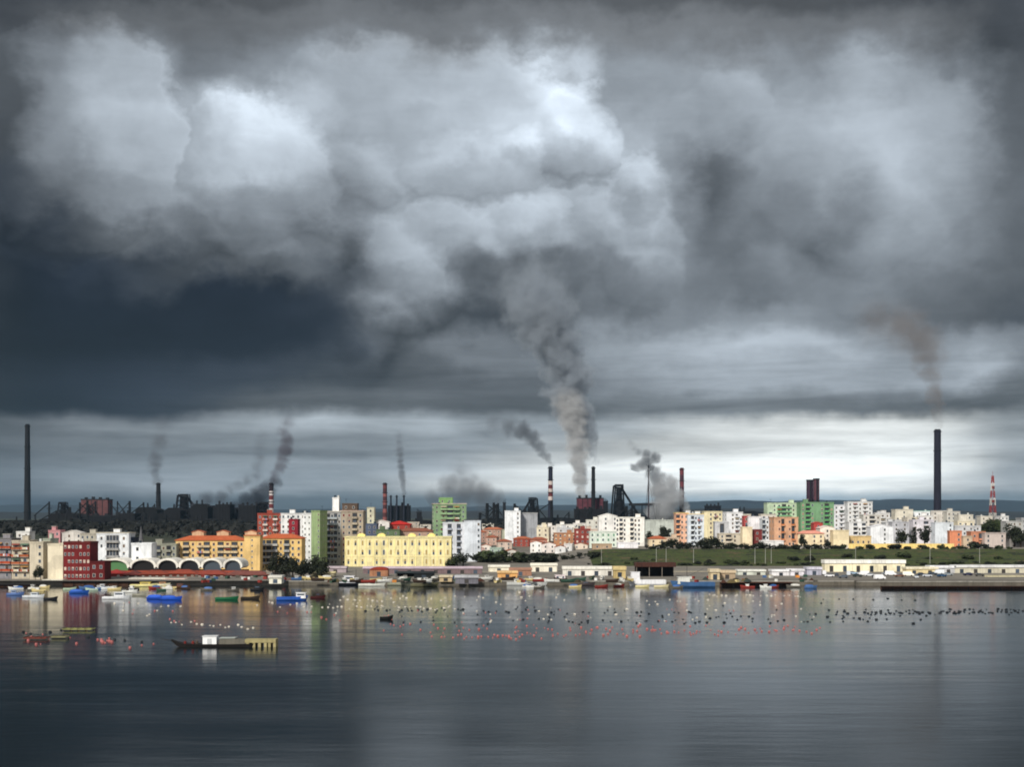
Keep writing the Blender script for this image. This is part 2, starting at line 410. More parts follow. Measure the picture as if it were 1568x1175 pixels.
# ------------------------------------------------------------------ ground height
def sstep(a, b, x):
    t = max(0.0, min(1.0, (x - a) / (b - a))); return t * t * (3 - 2 * t)
def lerp(x, *pts):
    for (a, p), (b, q) in zip(pts, pts[1:]):
        if x <= b: return p + (q - p) * max(0.0, (x - a) / (b - a))
    return pts[-1][1]
def zg(x, D):
    u = x / max(D, 1) * F + CX
    l = lerp(D, (590, 2.0), (790, 2.0), (1000, 9.0), (2500, 14.0), (9000, 18.0))
    r = lerp(D, (590, 2.0), (783, 2.0), (836, 10.0), (1200, 12.5), (2500, 15.0), (9000, 18.0))
    t = sstep(820, 930, u)
    return l * (1 - t) + r * t

RB = random.Random(11)
def building(name, cat, label, u0, u1, vt, D, col, pat=None, fl=None, yaw=0, dep=11, roof='flat', rcol=None, bcol=None, extras='c', win=(1.2, 1.5), shut=(92, 70, 54), group=None, zb=None, side=True, parts=True, fh=3.2, trim=None, openp=.5):
    """an apartment block or house seen between photo columns u0 and u1, its roof edge on row vt, at distance D"""
    lum_ = sum(col) / 3
    col = tuple(int(c + (lum_ - c) * .14) for c in col)
    col = tuple(int(c + (246 - c) * .16) if sum(col) > 330 else c for c in col)
    xa, xb = X(u0, D), X(u1, D)
    a = radians(yaw); span = xb - xa
    w = max(2.5, (span - dep * abs(sin(a))) / cos(a))
    xc = (xa + xb) / 2
    yc = D + (w * abs(sin(a)) + dep * cos(a)) / 2
    z0 = zg(xc, D) if zb is None else zb
    h = max(2.6, Z(vt, D) - z0)
    root = thing(name, label, cat, (xc, yc, z0), a, group)
    wm = mat(col, 0.85)
    hw, hd = w / 2, dep / 2
    b = MB()
    if roof == 'gable':
        rr = min(hd, hw) * 0.45
        pts = [(-hw, -0.6), (hw, -0.6), (hw, h - rr * .6), (0, h), (-hw, h - rr * .6)]
        b.poly(pts, -hd, hd, wm)
        part('wall', b.mesh('wall'), root)
        r = MB(); e = h - rr * .6; tm = tilemat(rcol or (168, 90, 60))
        for s in (-1, 1):
            pts = [(s * (hw + .35), e - .22), (0.0, h + .02), (0.0, h + .24), (s * (hw + .35), e)]
            if s > 0: pts.reverse()
            r.poly(pts, -hd - .3, hd + .3, tm)
        part('roof', r.mesh('roof'), root)
        hwall = h - rr * .6
    else:
        hwall = h if roof == 'flat' else h - min(2.4, hd * .42)
        b.box(-hw, hw, -hd, hd, -0.6, hwall - (.5 if roof == 'flat' else 0), wm)
        part('wall', b.mesh('wall'), root)
        r = MB()
        if roof == 'flat':
            tm = mat(rcol or tuple(int(c * .93) for c in col), 0.85)
            t_, o_ = .28, .14
            z1, z2 = hwall - .498, hwall + .35
            ring_o = [(-hw - o_, -hd - o_), (hw + o_, -hd - o_), (hw + o_, hd + o_), (-hw - o_, hd + o_)]
            ring_i = [(-hw + t_, -hd + t_), (hw - t_, -hd + t_), (hw - t_, hd - t_), (-hw + t_, hd - t_)]
            vs = [(x, y, z1) for x, y in ring_o] + [(x, y, z2) for x, y in ring_o] + [(x, y, z2) for x, y in ring_i] + [(x, y, z1 + .2) for x, y in ring_i]
            fs = [(3, 2, 1, 0)]
            for lev in range(3):
                for k in range(4): fs.append((lev * 4 + k, lev * 4 + (k + 1) % 4, lev * 4 + 4 + (k + 1) % 4, lev * 4 + 4 + k))
            fs.append((12, 13, 14, 15))
            r.add(vs, fs, tm)
        else:
            tm = tilemat(rcol or (172, 92, 60)); o_ = .55; rl = max(0.0, hw - hd * .9); rd = max(0.0, hd - hw * .9)
            zt = h
            vs = [(-hw - o_, -hd - o_, hwall), (hw + o_, -hd - o_, hwall), (hw + o_, hd + o_, hwall), (-hw - o_, hd + o_, hwall)]
            vs += [(x, y, z + .22) for x, y, z in vs]
            vs += [(-rl, -rd, zt), (rl, -rd, zt), (rl, rd, zt), (-rl, rd, zt)]
            fs = [(3, 2, 1, 0)]
            for lev in range(2):
                for k in range(4): fs.append((lev * 4 + k, lev * 4 + (k + 1) % 4, lev * 4 + 4 + (k + 1) % 4, lev * 4 + 4 + k))
            fs.append((8, 9, 10, 11))
            r.add(vs, fs, tm)
        part('roof', r.mesh('roof'), root)
    nf = fl or max(1, round(hwall / fh)); fhh = (hwall - .5) / nf
    if pat is None:
        n = max(1, int(w / 3.4)); pat = ''.join(RB.choice('wwwb') if n > 2 else 'w' for _ in range(n))
    wcol = bcol or tuple(min(255, int(c * 1.02)) for c in col)
    def face(pat, width, off, rz):
        n = len(pat); bw = width / n
        ca, sa = cos(rz), sin(rz)
        for f in range(nf):
            zc = f * fhh
            for i, ch in enumerate(pat):
                if ch == '.' : continue
                lx = -width / 2 + bw * (i + .5)
                if ch == 'w' and RB.random() < .07 and n > 3: continue
                def at(y): return (lx * ca - (-off + y) * sa, lx * sa + (-off + y) * ca)
                if ch == 'w' or (f == 0 and ch in 'bl'):
                    ww, wh = min(win[0], bw * .7), min(win[1], fhh * .62)
                    k = RB.random(); kind = 'open' if k < openp else ('half' if k < .78 else 'shut')
                    x, y = at(-0.003)
                    part('window', window_mesh(ww, wh, kind, shut), root, (x, y, zc + fhh * .55), rz)
                elif ch == 'b':
                    x, y = at(-0.003)
                    part('balcony_door', window_mesh(min(1.6, bw * .6), fhh * .72, RB.choice(['open', 'half']), shut), root, (x, y, zc + fhh * .42), rz)
                    part('balcony', balcony_mesh(min(bw * .94, 4.5), wcol), root, (x, y, zc + .05), rz)
                    if RB.random() < .3: part('awning', awning_mesh(min(bw * .9, 3.6), RB.choice([(170, 130, 80), (84, 110, 92), (190, 176, 150), (140, 70, 60)])), root, (x, y, zc + fhh * .82), rz)
                    if RB.random() < .22: part('laundry', laundry_mesh(RB.randrange(3)), root, (x, y, zc + .05), rz)
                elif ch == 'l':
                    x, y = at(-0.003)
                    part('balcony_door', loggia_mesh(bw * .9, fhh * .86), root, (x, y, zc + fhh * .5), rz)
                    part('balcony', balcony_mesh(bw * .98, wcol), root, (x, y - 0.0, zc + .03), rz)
    if parts:
        face(pat, w, hd, 0.0)
        if side and abs(yaw) > 3:
            n = max(1, int(dep / 4.5))
            face('w' * n, dep, hw, radians(90 if yaw < 0 else -90))
    rb = random.Random(int(u0 * 31 + vt))
    if roof == 'flat' and h > 9 and zb is None: extras += rb.choice(['', 't', 'a', 'ta', 't'])
    if 'c' in extras and roof == 'flat':
        c = MB(); cw = min(3.2, w * .35); cx = rb.uniform(-.4, .4) * (w - cw)
        c.box(cx - cw / 2, cx + cw / 2, -1.6, 1.6, hwall - .28, hwall + 2.3, wm); c.box(cx - cw / 2 - .2, cx + cw / 2 + .2, -1.8, 1.8, hwall + 2.302, hwall + 2.5, M_SLAB)
        part('stair_cabin', c.mesh('stair_cabin'), root)
    if 't' in extras and roof == 'flat':
        for q in range(rb.choice([1, 2])):
            c = MB(); cx = rb.uniform(-.4, .4) * w
            c.cyl(cx, rb.uniform(-.3, .1) * dep, hwall - .28, hwall + 1.5, .6, .6, mat(rb.choice([(60, 70, 84), (210, 210, 205), (44, 60, 70)]), .6))
            part('water_tank', c.mesh('water_tank'), root)
    if 'a' in extras:
        c = MB(); cx = rb.uniform(-.4, .4) * w; zt = h - .3
        c.bar((cx, 0, zt), (cx, 0, zt + 3.4), .05, M_IRON); c.bar((cx - .8, 0, zt + 3.1), (cx + .8, 0, zt + 3.1), .04, M_IRON); c.bar((cx - .5, 0, zt + 2.6), (cx + .5, 0, zt + 2.6), .04, M_IRON)
        part('antenna', c.mesh('antenna'), root)
    if trim and roof == 'flat':
        c = MB(); c.box(-hw - .35, hw + .35, -hd - .35, hd + .35, hwall + .352, hwall + .7, mat(trim, .85))
        part('cornice', c.mesh('cornice'), root)
    return root, w, dep, h, hwall
# ------------------------------------------------------------------ water, ground, quay, hills, haze
def grid(name, xs, ys, zf, m, smooth=True):
    b = MB(); nx = len(xs)
    b.v = [(x, y, zf(x, y)) for y in ys for x in xs]
    b.f = [(j * nx + i, j * nx + i + 1, (j + 1) * nx + i + 1, (j + 1) * nx + i) for j in range(len(ys) - 1) for i in range(nx - 1)]
    b.i = [0] * len(b.f); b.mats = [m]
    o = part(name, b.mesh(name, smooth)); tag(o, kind='structure'); return o

wm_ = bpy.data.materials.new('sea_water'); wm_.use_nodes = True
t = NT(wm_.node_tree)
p = t.n('ShaderNodeNewGeometry').outputs['Position']
big = t.noise(t.v('MULTIPLY', p, (0.006, 0.022, 1.0)), 1.0, 4.0, 0.55).outputs['Fac']       # cat's paws and slicks
rip = t.noise(t.v('MULTIPLY', p, (0.16, 0.5, 1.0)), 1.0, 6.0, 0.66, 0.3).outputs['Fac']
swl = t.noise(t.v('MULTIPLY', p, (0.018, 0.085, 1.0)), 1.0, 3.0, 0.5).outputs['Fac']
hgt = t.m('ADD', t.m('MULTIPLY', rip, 0.5), t.m('MULTIPLY', swl, 1.6))
amp = t.mr(big, 0.3, 0.7, 0.034, 0.085)
bump = t.n('ShaderNodeBump', None, Strength=amp, Distance=1.0, Height=hgt)
rgh = t.mr(big, 0.3, 0.72, 0.07, 0.12)
bs = t.n('ShaderNodeBsdfPrincipled', None, Base_Color=(0.005, 0.010, 0.012, 1), Roughness=rgh, IOR=1.33, Normal=bump.outputs[0])
t.n('ShaderNodeOutputMaterial', None, Surface=bs)
xs = [-9000, -3000, -1200, -600, -300, 0, 300, 600, 1200, 3000, 9000]
grid('water', xs, [-400, 0, 150, 300, 450, 600, 606], lambda x, y: 0.0, wm_, False)

gm = bpy.data.materials.new('ground'); gm.use_nodes = True
t = NT(gm.node_tree)
p = t.n('ShaderNodeNewGeometry').outputs['Position']
a = t.noise(t.v('SCALE', p, 0.045), 1.0, 7.0, 0.65).outputs['Fac']
b_ = t.noise(t.v('SCALE', p, 0.5), 1.0, 5.0, 0.6).outputs['Fac']
sp = t.n('ShaderNodeSeparateXYZ', None, i0=p)
paved = t.ramp(a, [(0.3, srgb(98, 94, 88)), (0.55, srgb(126, 120, 110)), (0.75, srgb(150, 142, 126))])
field = t.ramp(t.m('MULTIPLY_ADD', b_, 0.35, t.m('MULTIPLY', a, 0.65)), [(0.30, srgb(24, 28, 16)), (0.5, srgb(38, 46, 24)), (0.66, srgb(62, 62, 38))])
far = t.mr(sp.outputs[1], 900.0, 1150.0, 0.0, 1.0)
col = t.mix(far, paved, field)
bs = t.n('ShaderNodeBsdfPrincipled', None, Base_Color=col, Roughness=0.95)
t.n('ShaderNodeOutputMaterial', None, Surface=bs)
xs = [-16000, -9000, -5000, -2600, -1500, -1000] + [x for x in range(-700, 701, 20)] + [1000, 1500, 2600, 5000, 9000, 16000]
ys = [604, 640, 680, 720, 760, 783] + [783 + 6 * k for k in range(1, 10)] + [860, 900, 950, 1000, 1100, 1250, 1500, 2000, 2500, 3500, 5000, 9000, 18000]
grid('ground', xs, ys, lambda x, y: zg(x, y) if abs(x) < 900 or y > 2000 else zg(x / abs(x) * 900, y), gm)

# the green bank: a rough turf sheet lying on the slope
bm_ = bpy.data.materials.new('turf'); bm_.use_nodes = True
t = NT(bm_.node_tree)
p = t.n('ShaderNodeNewGeometry').outputs['Position']
a = t.noise(t.v('MULTIPLY', p, (0.06, 0.14, 0.14)), 1.0, 7.0, 0.7).outputs['Fac']
b_ = t.noise(t.v('SCALE', p, 0.6), 1.0, 5.0, 0.65).outputs['Fac']
f_ = t.m('MULTIPLY_ADD', b_, 0.4, t.m('MULTIPLY', a, 0.6))
col = t.ramp(f_, [(0.38, srgb(14, 18, 9)), (0.45, srgb(36, 46, 18)), (0.51, srgb(70, 82, 28)), (0.55, srgb(44, 50, 24)), (0.62, srgb(104, 86, 58))])
bs = t.n('ShaderNodeBsdfPrincipled', None, Base_Color=col, Roughness=0.95)
t.n('ShaderNodeOutputMaterial', None, Surface=bs)
xs = [X(905, 800) + 3.0 * k for k in range(0, 101)]
ys = [779 + 2.4 * k for k in range(0, 25)]
def turf(x, y):
    lump = mnoise.noise((x * .09, y * .13, 3.0)) * .7 + mnoise.noise((x * .3, y * .35, 9.0)) * .35
    e = min(1.0, (y - 779) / 5.0, (836.6 - y) / 5.0, (x - xs[0]) / 6.0, (xs[-1] - x) / 4.0)
    return zg(x, y) + .05 + max(0.0, e) * (0.75 + lump * 0.8)
grid('grass_bank', xs, ys, turf, bm_)

stone = mat((104, 98, 88), 0.9, 0.3, 0.5, 0.35)
q = MB()
for k, (u0, u1, yq) in enumerate([(-400, 442, 608), (442, 1308, 604), (1308, 2000, 600)]):
    x0, x1 = X(u0, 604), X(u1, 604)
    q.box(x0, x1 - .02, yq, 611, -3.0, 2.02 + .004 * k, stone)
    q.box(x0, x1 - .02, yq - .15, yq - .002, 1.55, 2.1, M_CONC)
tag(part('quay', q.mesh('quay')), kind='structure')

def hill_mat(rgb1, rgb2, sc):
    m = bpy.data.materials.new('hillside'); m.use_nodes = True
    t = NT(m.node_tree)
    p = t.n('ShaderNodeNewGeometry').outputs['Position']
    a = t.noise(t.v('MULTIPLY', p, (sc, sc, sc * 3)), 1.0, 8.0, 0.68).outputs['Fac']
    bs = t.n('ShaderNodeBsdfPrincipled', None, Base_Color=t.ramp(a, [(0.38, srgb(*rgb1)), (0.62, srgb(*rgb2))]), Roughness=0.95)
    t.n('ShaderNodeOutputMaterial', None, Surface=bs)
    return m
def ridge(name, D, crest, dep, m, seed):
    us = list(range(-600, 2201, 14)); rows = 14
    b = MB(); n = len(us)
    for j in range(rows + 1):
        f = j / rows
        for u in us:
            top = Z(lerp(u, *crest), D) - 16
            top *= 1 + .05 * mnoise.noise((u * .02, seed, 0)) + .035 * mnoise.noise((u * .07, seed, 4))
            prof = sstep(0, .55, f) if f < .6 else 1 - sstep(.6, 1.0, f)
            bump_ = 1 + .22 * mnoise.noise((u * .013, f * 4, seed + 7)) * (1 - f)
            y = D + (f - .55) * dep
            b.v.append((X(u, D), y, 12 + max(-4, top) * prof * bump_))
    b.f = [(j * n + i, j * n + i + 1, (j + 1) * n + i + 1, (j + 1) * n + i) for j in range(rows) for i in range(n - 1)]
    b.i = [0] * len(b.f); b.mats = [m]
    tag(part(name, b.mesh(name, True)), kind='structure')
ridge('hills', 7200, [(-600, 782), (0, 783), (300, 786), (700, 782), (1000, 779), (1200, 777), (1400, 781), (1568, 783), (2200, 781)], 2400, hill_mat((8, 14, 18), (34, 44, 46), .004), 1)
ridge('hills', 13500, [(-600, 770), (0, 774), (120, 772), (230, 779), (400, 781), (700, 776), (900, 772), (1060, 767), (1230, 766), (1400, 765), (1568, 766), (2200, 768)], 4200, hill_mat((18, 34, 46), (34, 54, 64), .0016), 5)  # bluer far ridge: some haze blue is painted into its colour

# the air
hb = bpy.data.meshes.new('haze'); hv = [(x, y, z) for z in (-4, 580) for y in (-900, 18200) for x in (-17500, 17500)]
hb.from_pydata(hv, [], [(0, 2, 3, 1), (4, 5, 7, 6), (0, 1, 5, 4), (1, 3, 7, 5), (3, 2, 6, 7), (2, 0, 4, 6)])
hm = bpy.data.materials.new('haze'); hm.use_nodes = True
t = NT(hm.node_tree)
pv = t.n('ShaderNodeVolumePrincipled', None, Color=(0.42, 0.70, 1.0, 1), Density=1.8e-5, Anisotropy=0.1)
t.n('ShaderNodeOutputMaterial', None, Volume=pv)
hb.materials.append(hm)
tag(part('haze', hb), kind='stuff', label='thin blue haze in the air over the bay')
# ------------------------------------------------------------------ trees: tapered trunk with limbs, crown of leaf clumps
def leafmat(c1, c2):
    m = bpy.data.materials.new('foliage'); m.use_nodes = True
    t = NT(m.node_tree)
    p = t.n('ShaderNodeTexCoord').outputs['Object']
    a = t.noise(p, 0.9, 4.0, 0.6).outputs['Fac']
    oi = t.n('ShaderNodeObjectInfo')
    col = t.v('SCALE', t.ramp(a, [(0.35, srgb(*c1)), (0.65, srgb(*c2))]), t.mr(oi.outputs['Random'], 0, 1, .75, 1.25))
    bs = t.n('ShaderNodeBsdfPrincipled', None, Base_Color=col, Roughness=0.8)
    t.n('ShaderNodeOutputMaterial', None, Surface=bs)
    return m
LEAF_D = leafmat((14, 20, 10), (38, 46, 22))
LEAF_K = leafmat((7, 9, 7), (20, 24, 16))
LEAF_G = leafmat((26, 36, 14), (62, 74, 32))
BARK = mat((58, 48, 40), 0.95)
def crown_mesh(kind, seed, leaf):
    r = random.Random(seed); b = MB()
    lobes = []
    if kind == 'column':
        for k in range(9): lobes.append((r.uniform(-.25, .25), r.uniform(-.25, .25), 1.2 + k * .8, .95 - abs(k - 3) * .09))
    elif kind == 'pine':
        for k in range(11): a = r.uniform(0, 2 * pi); q = r.uniform(.2, 2.6); lobes.append((q * cos(a), q * sin(a), 5.2 + r.uniform(-.5, .9) - .1 * q, r.uniform(.9, 1.5)))
    elif kind == 'bush':
        for k in range(7): a = r.uniform(0, 2 * pi); q = r.uniform(0, 1.1); lobes.append((q * cos(a), q * sin(a), .8 + r.uniform(-.2, .6), r.uniform(.5, .95)))
    else:
        for k in range(13): a = r.uniform(0, 2 * pi); q = r.uniform(0, 2.0); lobes.append((q * cos(a), q * sin(a), 4.0 + r.uniform(-1.6, 1.9), r.uniform(.8, 1.55)))
    for (lx, ly, lz, lr) in lobes:
        for k in range(int(46 * lr * lr) + 22):
            d_ = Vector((r.gauss(0, 1), r.gauss(0, 1), r.gauss(0, 1))).normalized()
            c = Vector((lx, ly, lz)) + d_ * lr * r.uniform(.55, 1.08)
            s_ = r.uniform(.16, .36)
            n_ = (d_ + Vector((r.gauss(0, .6), r.gauss(0, .6), r.gauss(0, .6)))).normalized()
            p_ = n_.orthogonal().normalized(); q_ = n_.cross(p_)
            b.add([c + p_ * s_, c + q_ * s_ * .8, c - p_ * s_, c - q_ * s_ * .8], [(0, 1, 2, 3)], leaf)
    return b.mesh('crown'), lobes
def trunk_mesh(kind, seed, lobes):
    r = random.Random(seed); b = MB()
    top = {'column': 4.0, 'pine': 4.8, 'bush': .7, 'round': 3.2}[kind]
    rings = []
    for k in range(6):
        f = k / 5; rr = .28 * (1 - .55 * f); ox, oy = .12 * sin(3 * f + seed), .1 * sin(2 * f)
        rings.append([(ox + rr * cos(2 * pi * q / 7), oy + rr * sin(2 * pi * q / 7), -.3 + f * (top + .3)) for q in range(7)])
    b.loft(rings, BARK)
    for (lx, ly, lz, lr) in lobes[:6]:
        b.bar((.1 * sin(3 + seed), .05, top * .75), (lx * .8, ly * .8, lz), .07, BARK, 5)
    return b.mesh('trunk')
TREES = {}
for kind, leaf in (('round', LEAF_D), ('round', LEAF_G), ('pine', LEAF_D), ('column', LEAF_D), ('bush', LEAF_G), ('bush', LEAF_D)):
    key = kind + ('_g' if leaf is LEAF_G else '')
    TREES[key] = []
    for s_ in range(3):
        c, lb = crown_mesh(kind, s_ * 7 + len(TREES) * 31, leaf)
        TREES[key].append((c, trunk_mesh(kind, s_, lb)))
HT = {'round': 6.6, 'pine': 6.9, 'column': 8.6, 'bush': 2.2}
def tree(u, vt, vb, D, kind, label, group, wide=1.0, name=None, cat=None):
    r = random.Random(int(u * 7 + vt))
    base = kind.split('_')[0]
    x = X(u, D); z0 = zg(x, D) if vb is None else Z(vb, D)
    h = Z(vt, D) - z0; s_ = max(.15, h / HT[base])
    o = thing(name or ('shrub' if base == 'bush' else 'tree'), label, cat or ('shrub' if base == 'bush' else 'tree'), (x, D, z0), r.uniform(0, 6.28), group)
    o.scale = (s_ * wide, s_ * wide, s_)
    c, tk = r.choice(TREES[kind])
    part('crown', c, o); part('trunk', tk, o)
    return o
# ------------------------------------------------------------------ the town, from left to right
BLK = 'apartment block'
def B(label, u0, u1, vt, D, col, pat=None, name='apartment_block', cat=BLK, **k): return building(name, cat, label, u0, u1, vt, D, col, pat, **k)
GW = 'waterfront and town blocks'
# left waterfront
B('apartment block with orange balcony fronts and dull lilac top floors at the left edge', -34, 17, 827, 622, (120, 116, 122), 'bbbb', bcol=(176, 74, 40), extras='ct', dep=12, fl=5, trim=(120, 118, 116))
B('beige apartment block with rust orange balcony fronts', 18, 45, 829, 622, (190, 176, 148), 'bb', bcol=(168, 92, 56), extras='c', dep=12, fl=5)
B('tall plain beige block with few windows left of the blank cream block', 45.5, 66, 831, 616, (205, 190, 160), '.w', extras='', dep=12, fl=5)
B('narrow pale green grey block squeezed behind the blank cream block', 66, 77, 826, 650, (176, 184, 160), 'w', extras='ca', dep=12, fl=6)
B('blank cream block with no windows facing the water beside the red block', 73, 96.5, 834, 612, (232, 214, 178), '.', extras='', dep=14, fl=5)
B('deep red apartment block with rows of small pale windows on the waterfront', 97, 138, 831, 612, (126, 28, 30), 'wwwwwww', extras='', dep=12, fl=5, win=(.9, 1.3), shut=(214, 190, 170), rcol=(96, 30, 28), bcol=(126, 28, 30))
B('low dark red annex with a flat roof leaning against the deep red block', 138.5, 160, 861, 612, (104, 22, 24), 'ww', name='annex', cat='building', extras='', dep=10, fl=2)
B('small white rooftop house with a flat slab above the beige blocks', 25, 45, 815, 760, (228, 226, 220), 'ww', name='house', cat='house', dep=9)
B('pinkish low house behind the blank cream block', 74, 92, 813, 800, (196, 120, 126), 'ww', name='house', cat='house', dep=9)
B('wide white low house with a curved light roof behind the deep red block', 95, 124, 813, 800, (214, 206, 196), '.w.w', name='house', cat='house', dep=9, roof='gable', rcol=(214, 208, 200))
B('dull beige block with many small windows peeping over the deep red block', 123, 152, 818, 780, (170, 162, 142), 'wwww', dep=10)
B('white block with dark balcony recesses between two white window columns', 148, 197, 818, 690, (226, 230, 234), '.w.llll.w.', extras='c', dep=12, fl=5, trim=(206, 198, 180), bcol=(150, 150, 150))
B('slim dark slate blue block against the right side of the white balcony block', 197.3, 204, 824, 694, (44, 56, 76), 'w', extras='', dep=10, fl=4)
B('low bright white block with two dark windows one above the other', 201, 232, 833, 684, (236, 240, 244), '.w...', extras='', dep=10, fl=3, win=(1.8, 1.7), shut=(40, 46, 54))
B('drab grey green block with dark windows behind the vaulted market', 231, 270, 834, 716, (142, 140, 120), 'wlwlw', extras='c', dep=10, fl=4)
# orange yellow block, three joined wings are built as three blocks
B('long yellow orange apartment wing with terracotta eaves behind the vaulted market', 269, 375, 821, 722, (238, 186, 96), 'wlwblwlblw', roof='hip', extras='', dep=13, fl=5, rcol=(184, 92, 52), bcol=(214, 190, 150), shut=(120, 70, 48))
B('plain yellow stair tower projecting in front of the yellow orange wings', 374, 398, 822, 706, (238, 188, 98), '.w.', name='stair_tower', cat='tower', extras='', dep=8, fl=6, win=(.8, .9), trim=(186, 98, 56))
B('yellow apartment wing with grey balcony recess right of the yellow stair tower', 398, 462, 818, 722, (236, 186, 92), 'lllwlww', roof='hip', extras='', dep=13, fl=5, rcol=(184, 92, 52), bcol=(178, 176, 172), shut=(90, 60, 44))
for (u, lb) in ((303, 'small peach roof dormer hut on the long yellow orange wing, left one'), (341, 'small peach roof dormer hut on the long yellow orange wing, right one'), (384, 'pale roof hut above the yellow stair tower')):
    B(lb, u - 9, u + 9, 814, 735, (222, 170, 120), 'w', name='roof_hut', cat='roof hut', roof='gable', dep=6, zb=19.6, extras='', fl=1, parts=False)
B('orange red block with a jagged terracotta roofline behind the yellow wings', 390, 432, 787, 850, (166, 70, 54), 'wbwbw', extras='ca', dep=12, yaw=8, bcol=(220, 206, 196))
B('crimson stair wall block rising behind the yellow wings', 442, 456, 796, 800, (156, 30, 46), 'w', extras='', dep=9)
B('white block with grey upper windows behind the crimson stair wall', 430, 468, 787, 845, (232, 232, 230), 'wwbww', extras='ct', dep=12)
B('tall white block column dotted with one row of small windows per floor', 464, 476.5, 787, 770, (238, 240, 240), 'ww', extras='', dep=12, win=(.8, 1.0), shut=(50, 56, 60))
B('tall plain green block with a black water tank on its roof', 476.5, 496, 783, 766, (128, 158, 92), '..w', extras='', dep=14, yaw=-9, win=(.8, 1.2))
B('grey brown tower block with an overhanging roof slab and rooftop white cabin', 495, 522, 785, 790, (154, 152, 152), 'wlblw', extras='', dep=14, trim=(206, 198, 186), bcol=(170, 178, 184), shut=(70, 54, 48))
B('brownish tower block wing with dark red windows joined to the grey brown tower', 522, 556, 784, 790, (158, 140, 118), 'wwlw', extras='', dep=14, trim=(214, 190, 176), shut=(120, 40, 34))
B('dark brown penthouse storey on top of the brownish tower block wing', 524, 547, 772, 796, (96, 78, 66), 'ww', name='penthouse', cat='penthouse', zb=33.0, fl=1, extras='a', dep=8)
B('bright white lift house on top of the grey brown tower block', 509, 519, 763, 796, (242, 242, 240), '.', name='lift_house', cat='roof hut', zb=32.5, fl=1, extras='t', dep=6)
B('small cream tower house beside the brownish tower block wing', 562, 573, 778, 900, (206, 200, 164), 'w', extras='', dep=8)
B('slate blue low block between the brownish tower and the white gabled house', 554, 577, 803, 880, (86, 98, 124), 'www', extras='', dep=10)
# yellow palace on the quay road
pal, pw, pd, ph, phw = B('long pale yellow three storey palace with tall narrow windows and white pilasters', 528, 691, 824, 772, (250, 232, 156), 'w' * 15, name='palace', cat='palace', roof='flat', fl=3, dep=15, win=(1.15, 2.7), shut=(176, 150, 84), extras='', trim=(250, 238, 178), fh=5, openp=.12)
c = MB()
for k in range(16):
    x = -pw / 2 + pw * k / 15
    x = max(-pw / 2 + .3, min(pw / 2 - .3, x))
    q = MB(); q.box(x - .28, x + .28, -pd / 2 - .16, -pd / 2 - .003, -.5, phw - .53, mat((255, 238, 168), .85)); part('pilaster', q.mesh('pilaster'), pal)
q = MB(); q.box(-pw / 2 - .1, pw / 2 + .1, -pd / 2 - .22, -pd / 2 - .165, phw * .34, phw * .34 + .4, mat((255, 240, 180), .85)); part('string_course', q.mesh('string_course'), pal)
for u in (552, 583, 630, 660):
    q = MB(); x = X(u, 772) - X(609.5, 772); q.poly([(x - 2.1, 0), (x + 2.1, 0), (x + 2.1, .8), (x + .9, 1.7), (x - .9, 1.7), (x - 2.1, .8)], -2, 2, mat((252, 232, 150), .85))
    part('roof_dormer', q.mesh('roof_dormer'), pal, (0, -2, phw + .7))
B('white gabled house with a pale roof beside the red roofed hall', 571, 596, 797, 905, (232, 224, 218), '.w.', name='house', cat='house', roof='gable', rcol=(230, 214, 206), dep=9)
B('low hall with a bright red roof behind the yellow palace', 592, 628, 798, 910, (170, 60, 48), 'www', name='hall', cat='hall', roof='hip', rcol=(182, 30, 22), dep=16)
B('dull green low terrace behind the yellow palace', 576, 612, 812, 860, (96, 118, 84), 'www', name='house', cat='house', dep=9)
B('terracotta roofed long house behind the right half of the yellow palace', 610, 662, 809, 870, (168, 130, 108), 'wwww', name='house', cat='house', roof='hip', dep=10, rcol=(130, 78, 58))
B('bright green apartment block with a wide white roof slab, pale left corner', 660, 714, 773, 930, (112, 152, 98), 'wblbw', extras='', dep=14, trim=(222, 206, 186), yaw=7, bcol=(148, 184, 132))
B('green roof storey standing on the wide white roof slab', 672, 693, 763, 940, (104, 160, 78), 'ww', name='penthouse', cat='penthouse', zb=Z(773, 940), fl=1, extras='a', dep=7)
B('white block of three piers with dark balcony bays right of the yellow palace', 678, 713, 801, 830, (218, 222, 230), '.l.l.', extras='', dep=12, fl=6, bcol=(170, 176, 190))
B('blank pale blue white slab block with a dark flat roof right of the palace', 711, 736, 798, 822, (216, 224, 236), '...w', extras='', dep=13, trim=(60, 66, 80))
B('lone tall white block with a lift cabin against the dark plant', 773, 797, 783, 1060, (240, 242, 246), '..w', extras='c', dep=12, fh=3.5)
B('plain grey slab block right of the lone tall white block', 797.5, 823, 787, 1070, (150, 152, 160), '.', extras='', dep=12, trim=(190, 190, 190))

